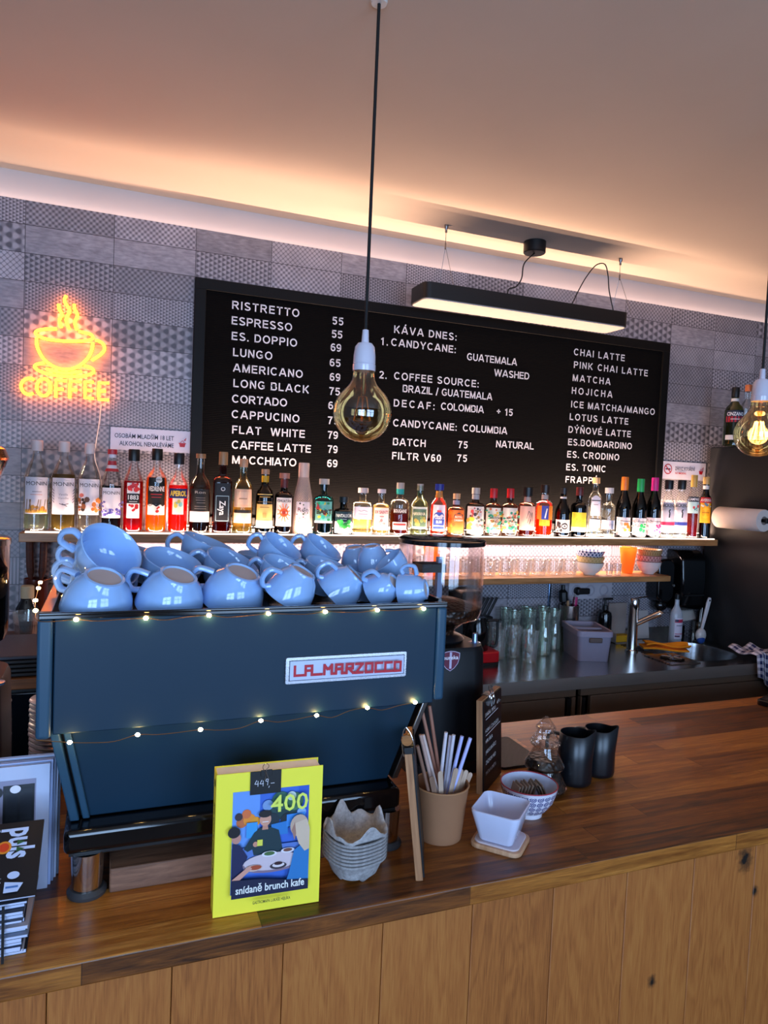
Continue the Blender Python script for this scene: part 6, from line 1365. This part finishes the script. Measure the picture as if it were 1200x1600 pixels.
b.build('clip_wire', CHROME, o); MB().box((-.008, -.001, .226), (.0085, .020, .238)).build('clip_jaw', BLK, o, bevel=.001)
# small chalk menu
nx_, ny_ = .790, 1.335
o = empty('chalk_menu', (nx_, ny_, ZB), 'small black chalk menu with a wooden edge and metal clip behind the paper cup', 'chalkboard', rot=(R(-3), 0, R(42)))
MB().box((0, 0, 0), (.135, .014, .212)).build('wood_panel', WOODE, o, bevel=.001)
MB().box((.002, -.003, .002), (.133, -.0002, .210)).build('chalk_face', BLK, o, smooth=0)
L = Label(flat_wrap((0, -.0032, 0), (1, 0, 0), (0, 0, 1))); CK = K('#f0eae8', .8)
for s_, u, v, w in (('SVAŘÁK  MENU', .012, .172, .075), ('69,-', .098, .180, .026), ('HORKÁ  ČOKOLÁDA', .012, .136, .095), ('HRUŠKA', .012, .112, .050), ('JABLKO SKOŘICE', .012, .088, .075), ('ZÁZVOR MED', .012, .064, .072), ('MÁTA A LIMETA', .012, .040, .072)): L.text(s_, u, v, .0085, CK, 'l', bold=-.012, width=w)
L.line([(.010, .167), (.100, .170)], .0011, CK); L.line([(.010, .131), (.115, .134)], .0011, CK); L.build('chalk_writing', o)
c_ = MB().box((.040, -.006, .203), (.072, .016, .216)).build('metal_clip', CHROME, o, bevel=.002)
b = MB()
for d in (.048, .064): b.tube(smoothpath([(d, -.006, .188), (d+.002, -.008, .205), (d-.004, -.002, .226), (d, 0, .236), (d+.004, -.002, .226), (d, -.007, .205)], 4), .0009, 6)
b.build('clip_wire', CHROME, c_)
# black ribbed mat behind the chalk menu
MATT = NT('ribbed_rubber'); _x, _y, _z = MATT.sep(MATT.pos()); _s = MATT.math('MULTIPLY', MATT.math('SINE', MATT.math('MULTIPLY', MATT.math('ADD', _x, _y), 900)), MATT.math('SINE', MATT.math('MULTIPLY', MATT.math('SUBTRACT', _x, _y), 900)))
MATT = MATT.done(MATT.bsdf(MATT.mix(MATT.math('MULTIPLY_ADD', _s, .5, .5), lin('#050505'), lin('#26241f')), .5, 0, MATT.bump(_s, .002, .8)))
tag(MB().prism(rrect(.905, 1.03, 1.44, 1.62, .008), ZB, ZB+.006).build('bar_mat', MATT, rot=(0, 0, 0)), 'black ribbed rubber mat on the bar behind the glass tree jar', 'mat')
# kraft cup with straws and stirrers
kx_, ky_ = .620, 1.205
o = empty('paper_cup', (kx_, ky_, ZB), 'brown kraft paper cup full of straws and wooden stirrers', 'paper cup')
KR = solid('#9a6a48', .8)
MB().lathe([(0, .004), (.040, .004), (.0415, 0), (.043, 0), (.0535, .104), (.0525, .104), (.042, .007), (0, .007)], 40).build('cup_wall', KR, o)
MB().tube([(.0535*math.cos(R(a)), .0535*math.sin(R(a)), .1045) for a in range(0, 360, 8)], .0018, 8, True).build('rolled_rim', solid('#a87850', .7), o)
def straw(u0, v0, u1, v1, y0, y1, col, label, r=.0036):
    p, q = at(u0, v0, y0), at(u1, v1, y1); d = (p-q)
    e = q-d*((q.z-(ZB+.012))/d.z) if d.z > 0 else q
    c0 = Vector((kx_, ky_)); e2 = Vector((e.x, e.y))-c0
    if e2.length > .034: e2 = e2.normalized()*.034; e = Vector((c0.x+e2.x, c0.y+e2.y, ZB+.012))
    tag(MB().tube([e, p], r, 12, caps=True).build('paper_straw', solid(col, .6)), label, 'straw', 'paper straws in the kraft cup')
straw(658, 1104, 690, 1240, 1.235, 1.23, '#a87460', 'tall brown straw, left one of the two tallest in the paper cup')
straw(671, 1103, 694, 1240, 1.24, 1.235, '#a06c58', 'tall brown straw, right one of the two tallest in the paper cup')
straw(657, 1148, 680, 1245, 1.20, 1.19, '#b8988c', 'pinkish-grey straw leaning left in the paper cup')
straw(661, 1148, 684, 1240, 1.205, 1.20, '#d0bcb4', 'pale straw leaning left beside the pinkish-grey one')
straw(652, 1165, 672, 1245, 1.185, 1.18, '#8c6450', 'brown straw leaning furthest left against the rim of the paper cup')
straw(697, 1144, 688, 1220, 1.20, 1.205, '#d4ccd4', 'white straw, left one of the three in the middle')
straw(704, 1149, 695, 1225, 1.215, 1.21, '#c8c4d4', 'white straw, middle one of the three in the middle')
straw(709, 1148, 698, 1230, 1.20, 1.205, '#d0ccd8', 'white straw, right one of the three in the middle')
straw(722, 1150, 700, 1240, 1.185, 1.19, '#b4b8ea', 'bluish-white straw leaning right, left one of that pair')
straw(735, 1153, 706, 1240, 1.18, 1.188, '#bcc0f0', 'bluish-white straw leaning right, right one of that pair')
STW = m_wood(('#a08068', '#c4a68e', '#d8c0ac'), (40, 40, 4), .7)
SPOS = ((676, 1222, 1.165, -14, 'darker wooden stirrer leaning left at the front of the paper cup'), (688, 1212, 1.170, -6, 'wooden stirrer upright beside the leaning-left one'), (713, 1207, 1.175, 12, 'wooden stirrer with dark grain at the front of the paper cup'), (721, 1208, 1.185, 14, 'pale wooden stirrer, second of the fan at the right rim'), (729, 1210, 1.195, 18, 'pale wooden stirrer, third of the fan at the right rim'), (736, 1214, 1.205, 24, 'pale wooden stirrer, last of the fan at the right rim'))
for k, (u, v, y, a, lb) in enumerate(SPOS):
    p = at(u, v-7, y); b = MB()
    w = .0052; hh = .100
    pts = [(-w*.8, -hh), (w*.8, -hh)]+[(w*math.cos(R(t)), -w+w*math.sin(R(t))) for t in range(0, 181, 30)]
    yl = min(max(p.y, ky_-.034), ky_+.03)
    b.prism(pts, -.0008, .0008, Matrix.Translation((p.x, yl, p.z)) @ Matrix.Rotation(R(a), 4, 'Y') @ Matrix.Rotation(R(90), 4, 'X'))
    tag(b.build('wooden_stirrer', STW if k else m_wood(('#6a4a38', '#8c6a54', '#a4826a'), (40, 40, 4), .7), smooth=0), lb, 'stirrer', 'wooden stirrers in the kraft cup')
# white dish on bamboo lid
dx_, dy_, da = .722, 1.143, R(-47)
o = empty('bamboo_lid', (dx_, dy_, ZB), 'bamboo lid lying under the white square dish', 'lid', rot=(0, 0, da))
MB().prism(rrect(-.050, .050, -.046, .046, .018), 0, .009).build('lid_board', m_wood(('#a8744a', '#cfa07a', '#e0bc98'), (40, 5, 5), .5), o, bevel=.002)
MB().prism(rrect(-.044, .044, -.040, .040, .016), .009, .0125).build('seal', solid('#cfc0c4', .5), o, bevel=.001)
o = empty('square_dish', (dx_-.002, dy_, ZB+.013), 'white porcelain square dish standing on the bamboo lid', 'dish', rot=(0, 0, da))
DISH = solid('#d8dcf4', .15, coat=.4, vary=.02)
b = MB(); rr = []
for s, z in ((.60, .0), (.66, .0015), (.70, .004), (1.0, .058), (1.0, .062), (.96, .063), (.93, .060), (.66, .007), (.58, .0045)): rr.append([(x*s, y*s, z) for x, y in rrect(-.048, .048, -.051, .051, .016, 6)])
n = len(rr[0]); b.add(sum(rr, []), [(i*n+k, i*n+(k+1) % n, (i+1)*n+(k+1) % n, (i+1)*n+k) for i in range(8) for k in range(n)]+[tuple(range(n))[::-1], tuple(8*n+k for k in range(n))]); b.build('dish_wall', DISH, o, smooth=40)
# blue patterned bowl with sugar sachets
sx_, sy_ = .842, 1.232
t = NT('blue_flower_glaze'); x, y, z = t.sep(t.obj()); a = t.math('MULTIPLY', t.math('ARCTAN2', x, y), 22/(2*math.pi)); zz = t.math('MULTIPLY', z, 82)
fx = t.math('SUBTRACT', t.math('FRACT', a), .5); fz = t.math('SUBTRACT', t.math('FRACT', zz), .5)
rd = t.math('SQRT', t.math('ADD', t.math('MULTIPLY', fx, fx), t.math('MULTIPLY', fz, fz)))
an = t.math('MULTIPLY_ADD', t.math('SINE', t.math('MULTIPLY', t.math('ARCTAN2', fx, fz), 8)), .05, 0)
ringm = t.math('LESS_THAN', t.math('ABSOLUTE', t.math('SUBTRACT', t.math('ADD', rd, an), .36)), .075); cen = t.math('LESS_THAN', t.math('ABSOLUTE', t.math('SUBTRACT', rd, .15)), .06)
band = t.math('MULTIPLY', t.math('GREATER_THAN', z, .010), t.math('LESS_THAN', z, .0585))
mk = t.math('MULTIPLY', t.math('MAXIMUM', ringm, cen), band)
BLP = t.done(t.bsdf(t.mix(mk, lin('#e4e2ee'), lin('#26357e')), .2, coat=.4))
o = empty('sugar_bowl', (sx_, sy_, ZB), 'white bowl with blue flower pattern holding brown sugar sachets', 'bowl')
MB().lathe([(.0, .003), (.026, .003), (.027, 0), (.030, 0), (.030, .008), (.040, .016), (.052, .034), (.058, .052), (.0605, .066)], 48).build('outer_wall', BLP, o)
MB().lathe([(.0605, .066), (.0585, .066), (.056, .052), (.050, .034), (.036, .016), (.0, .011)], 48).build('inner_wall', solid('#d4daf0', .2, coat=.3), o)
MB().tube([(.0595*math.cos(R(a_)), .0595*math.sin(R(a_)), .066) for a_ in range(0, 360, 8)], .0014, 8, True).build('red_rim', solid('#a8283a', .4), o)
SA = solid('#8a7868', .8); SB = solid('#4a4038', .7)
for k in range(9):
    if k < 6: dx, dy, rz, tilt = -.034+k*.0085, .004+.003*(k % 2), R(78+random.uniform(-8, 8)), R(14+k)
    else: dx, dy, rz, tilt = .020+(k-6)*.0075, -.012+.006*(k-6), R(35+k*6), R(-24)
    M_ = Matrix.Translation((sx_+dx, sy_+dy, ZB+.042)) @ Matrix.Rotation(rz, 4, 'Z') @ Matrix.Rotation(tilt, 4, 'X')
    b = MB(); b.box((-.017, -.0016, -.024), (.017, .0016, .024), M_)
    tag(b.build('sugar_sachet', SB if k == 6 else SA, bevel=.0012), 'dark sugar sachet leaning at the right of the patterned bowl' if k == 6 else ('brown sugar sachet in the upright row in the patterned bowl' if k < 6 else 'brown sugar sachet behind the dark one in the patterned bowl'), 'sachet', 'sugar sachets in the patterned bowl')
# tree-shaped jar of coffee beans
jx_, jy_ = .938, 1.318
o = empty('tree_jar', (jx_, jy_, ZB), 'clear glass jar shaped like a fir tree, full of coffee beans', 'jar')
JG = glass('#faf6f2', .25, .015, 0, .42)
MB().lathe([(0, .002), (.042, .002), (.051, .005), (.054, .012), (.051, .019), (.035, .048), (.034, .052), (.044, .057), (.046, .062), (.043, .068), (.0265, .099), (.0255, .106)], 48).build('jar_body', JG, o)
ld = MB().lathe([(.021, .100), (.026, .1065), (.034, .110), (.035, .114), (.032, .119), (.019, .139), (.0185, .142), (.023, .145), (.0225, .149), (.009, .167), (.005, .171), (0, .172)], 40).build('jar_lid', JG, o)
MB().tube([(.030*math.cos(R(a)), .030*math.sin(R(a)), .109) for a in range(0, 360, 10)], .0022, 8, True).build('seal_ring', glass('#f8f0e8', .5), ld)
MB().lathe([(0, .005), (.042, .005), (.049, .008), (.0505, .012), (.048, .018), (.0325, .047), (.0320, .053), (.041, .059), (.0425, .062), (.040, .067), (.034, .078), (0, .082)], 40).build('coffee_beans', m_beans(), o)
# black milk pitchers
PB = solid('#0d0f14', .32, spec=.6)
for k, (u, v, lb) in enumerate(((906, 1232, 'matt black milk pitcher in front, beside the tree-shaped jar'), (944, 1218, 'matt black milk pitcher standing behind the front one'))):
    p = at(u, v, z=ZB); o = empty('milk_pitcher', (p.x+.008, p.y+.035, ZB), lb, 'milk pitcher', 'black milk pitchers on the bar', rot=(0, 0, R(-52)))
    s = 1.0 if k == 0 else .95
    def wob(a, r, z): return .012*max(0, math.cos(a-R(10)))**6 if z > .10*s else 0
    b = MB(); prf = [(0, .001), (.036, .001), (.0395, .004), (.041, .012), (.0405, .06), (.0375, .118), (.0362, .119), (.0360, .116), (.039, .06), (.0385, .012), (0, .006)]
    b.lathe([(r*s, z*s) for r, z in prf], 48, wob=wob)
    for i, (x, y, z) in enumerate(b.v):
        if z > .09*s:
            a = math.atan2(y, x)-R(10); f = max(0, math.cos(a))**10*.22*(z-.09*s)/(.04*s)
            b.v[i] = (x*(1+f), y*(1+f), z)
    b.build('pitcher_wall', PB, o, smooth=60)
    b = MB(); b.tube(smoothpath([(-.036*s, 0, .108*s), (-.062*s, 0, .104*s), (-.068*s, 0, .075*s), (-.060*s, 0, .040*s), (-.042*s, 0, .030*s)], 5), .0045, 8, M=Matrix.Diagonal((1, 1.6, 1, 1))); b.build('handle', PB, o)
# black gadget at the right end
p = at(1203, 1101, z=ZB)
o = empty('card_reader', (p.x+.02, p.y, ZB), 'small flat black device at the right end of the bar', 'device', rot=(0, 0, R(20)))
MB().prism(rrect(-.06, .06, -.035, .035, .010), 0, .018).build('case', BLKG, o, bevel=.003)
MB().box((-.045, -.025, .018), (.03, .025, .0185)).build('screen', solid('#1c1e22', .08), o, smooth=0)
# magazines at the left end
def magazine(loc, size, rot, cover, label, group=None):
    w, h, t_ = size; o = empty('magazine', loc, label, 'magazine', group, rot=rot)
    MB().box((0, 0, .0006), (w-.001, h-.001, t_-.0006)).build('pages', solid('#c4cbe4', .7), o, smooth=0)
    b = MB(); b.box((0, 0, 0), (w, h, .0006)); b.box((0, 0, t_-.0006), (w, h, t_)); b.box((0, h-.0006, .0006), (w, h, t_-.0006)); b.build('cover', K(cover, .4), o, smooth=0)
    return o
mx_, my_ = -.305, 1.068; z = ZB+.0003
cols = ['#20242e', '#c8ccd8', '#2a3450', '#5a6a7a', '#16181e', '#8a94a8', '#2a4a4a', '#c0b8c0', '#1a2034', '#3a4050', '#a8b0c4', '#181c26', '#485a78', '#20242c']
for k, c in enumerate(cols):
    t_ = (.006, .004, .007, .005)[k % 4]
    magazine((mx_+random.uniform(-.004, .006), my_+random.uniform(-.003, .004), z), (.205, .155, t_), (0, 0, R(random.uniform(-1.5, 1.5))), c, 'magazine in the strapped stack at the left end of the bar', 'strapped stack of magazines'); z += t_+.0003
zt_ = z
# the top magazine, lying tilted against the standing ones
o = magazine((-.318, 1.068, zt_+.007), (.232, .118, .004), (R(31), 0, R(-1)), '#12141a', 'black magazine with big pale letters on top of the strapped stack')
w_ = flat_wrap((0, 0, .0042), (1, 0, 0), (0, 1, 0)); L = Label(w_); PBL = K('#c4d4f4', .5)
ex = .232
L.text('puls', ex-.044, .108, .034, PBL, 'l', bold=.03, rot=R(-90), sx=.62)
L.disc(ex-.050, .078, .010, K('#e08a2a', .5)); L.disc(ex-.050, .078, .007, K('#d8401c', .5))
for d in (.073, .084): L.poly([(ex-.022, d), (ex-.033, d-.004), (ex-.033, d+.004)], K('#2a5a34', .5))
L.text('Gourmet měsíce', ex-.064, .108, .006, PBL, 'l', rot=R(-90), sx=.9)
L.disc(ex-.032, .033, .008, PBL, .7); L.poly([(ex-.018, .020), (ex-.042, .024), (ex-.042, .008), (ex-.024, .008)], PBL)
L.rect(ex-.040, ex-.024, .014, .017, K('#4a78b8', .5), 1); L.text('info', ex-.052, .030, .005, PBL, 'l', rot=R(-90)); L.build('cover_print', o)
# standing magazines / newspapers behind
def standing(x0, x1, y, h, t_, lean, cover, label):
    o = empty('magazine', (x0, y, ZB), label, 'magazine', 'magazines standing at the left end of the bar', rot=(R(lean), 0, 0))
    MB().box((0, .0006, 0), (x1-x0, t_-.0006, h-.001)).build('pages', solid('#c4d0ec', .7), o, smooth=0)
    b = MB(); b.box((0, 0, 0), (x1-x0, .0006, h)); b.box((0, t_-.0006, 0), (x1-x0, t_, h)); b.build('cover', K(cover, .4), o, smooth=0)
    return o, x1-x0, h
xr = at(80, 1250, 1.23).x-.004
o, w, h = standing(-.33, xr, 1.236, .205, .008, -4, '#b8c0d8', 'magazine with a photo of a dark window and dark hair, standing behind the black one')
L = Label(flat_wrap((0, -.0002, 0), (1, 0, 0), (0, 0, 1))); M2 = lambda f: f*w
L.rect(0, w-.020, 0, h-.022, K('#8a88a0', .5), 1); L.rect(w-.068, w-.022, .05, h-.030, K('#14161c', .4), 1)
for (a0, a1, c0, c1) in ((w-.064, w-.047, .118, h-.036), (w-.043, w-.026, .118, h-.036), (w-.064, w-.047, .06, .112), (w-.043, w-.026, .06, .112)): L.rect(a0, a1, c0, c1, K('#22262e', .3), 1)
L.disc(w-.118, .075, .022, K('#c89880', .5)); L.disc(w-.118, .105, .034, K('#1c1412', .5), .9); L.disc(w-.098, .085, .020, K('#1c1412', .5), 1.4)
L.disc(w-.080, h-.040, .012, K('#16161c', .5), .8); L.disc(w-.095, h-.046, .010, K('#16161c', .5), .9); L.disc(w-.05, h-.036, .008, K('#e4e0ec', .5), .8)
L.text('DOS', w-.075, h-.017, .010, K('#1c2440', .5), 'r', width=.034); L.build('cover_print', o)
for k in range(4):
    standing(-.33+.001*k, xr+.004+.0035*k, 1.246+.010*k, .207-.0015*k+(.004 if k == 2 else 0), .008, -4, ('#a8b8e0', '#8a98b8', '#c0cce8', '#6a7488')[k], ('first pale magazine standing behind the window-photo magazine', 'second pale magazine standing behind the window-photo magazine', 'third and tallest pale magazine standing behind the window-photo one', 'rearmost grey magazine standing behind the window-photo one')[k])
tag(MB().box((-.128, my_-.0085, ZB), (-.1245, my_-.0070, zt_+.002)).build('strap', BLK, smooth=0), 'narrow black strap down the front of the magazine stack', 'strap')
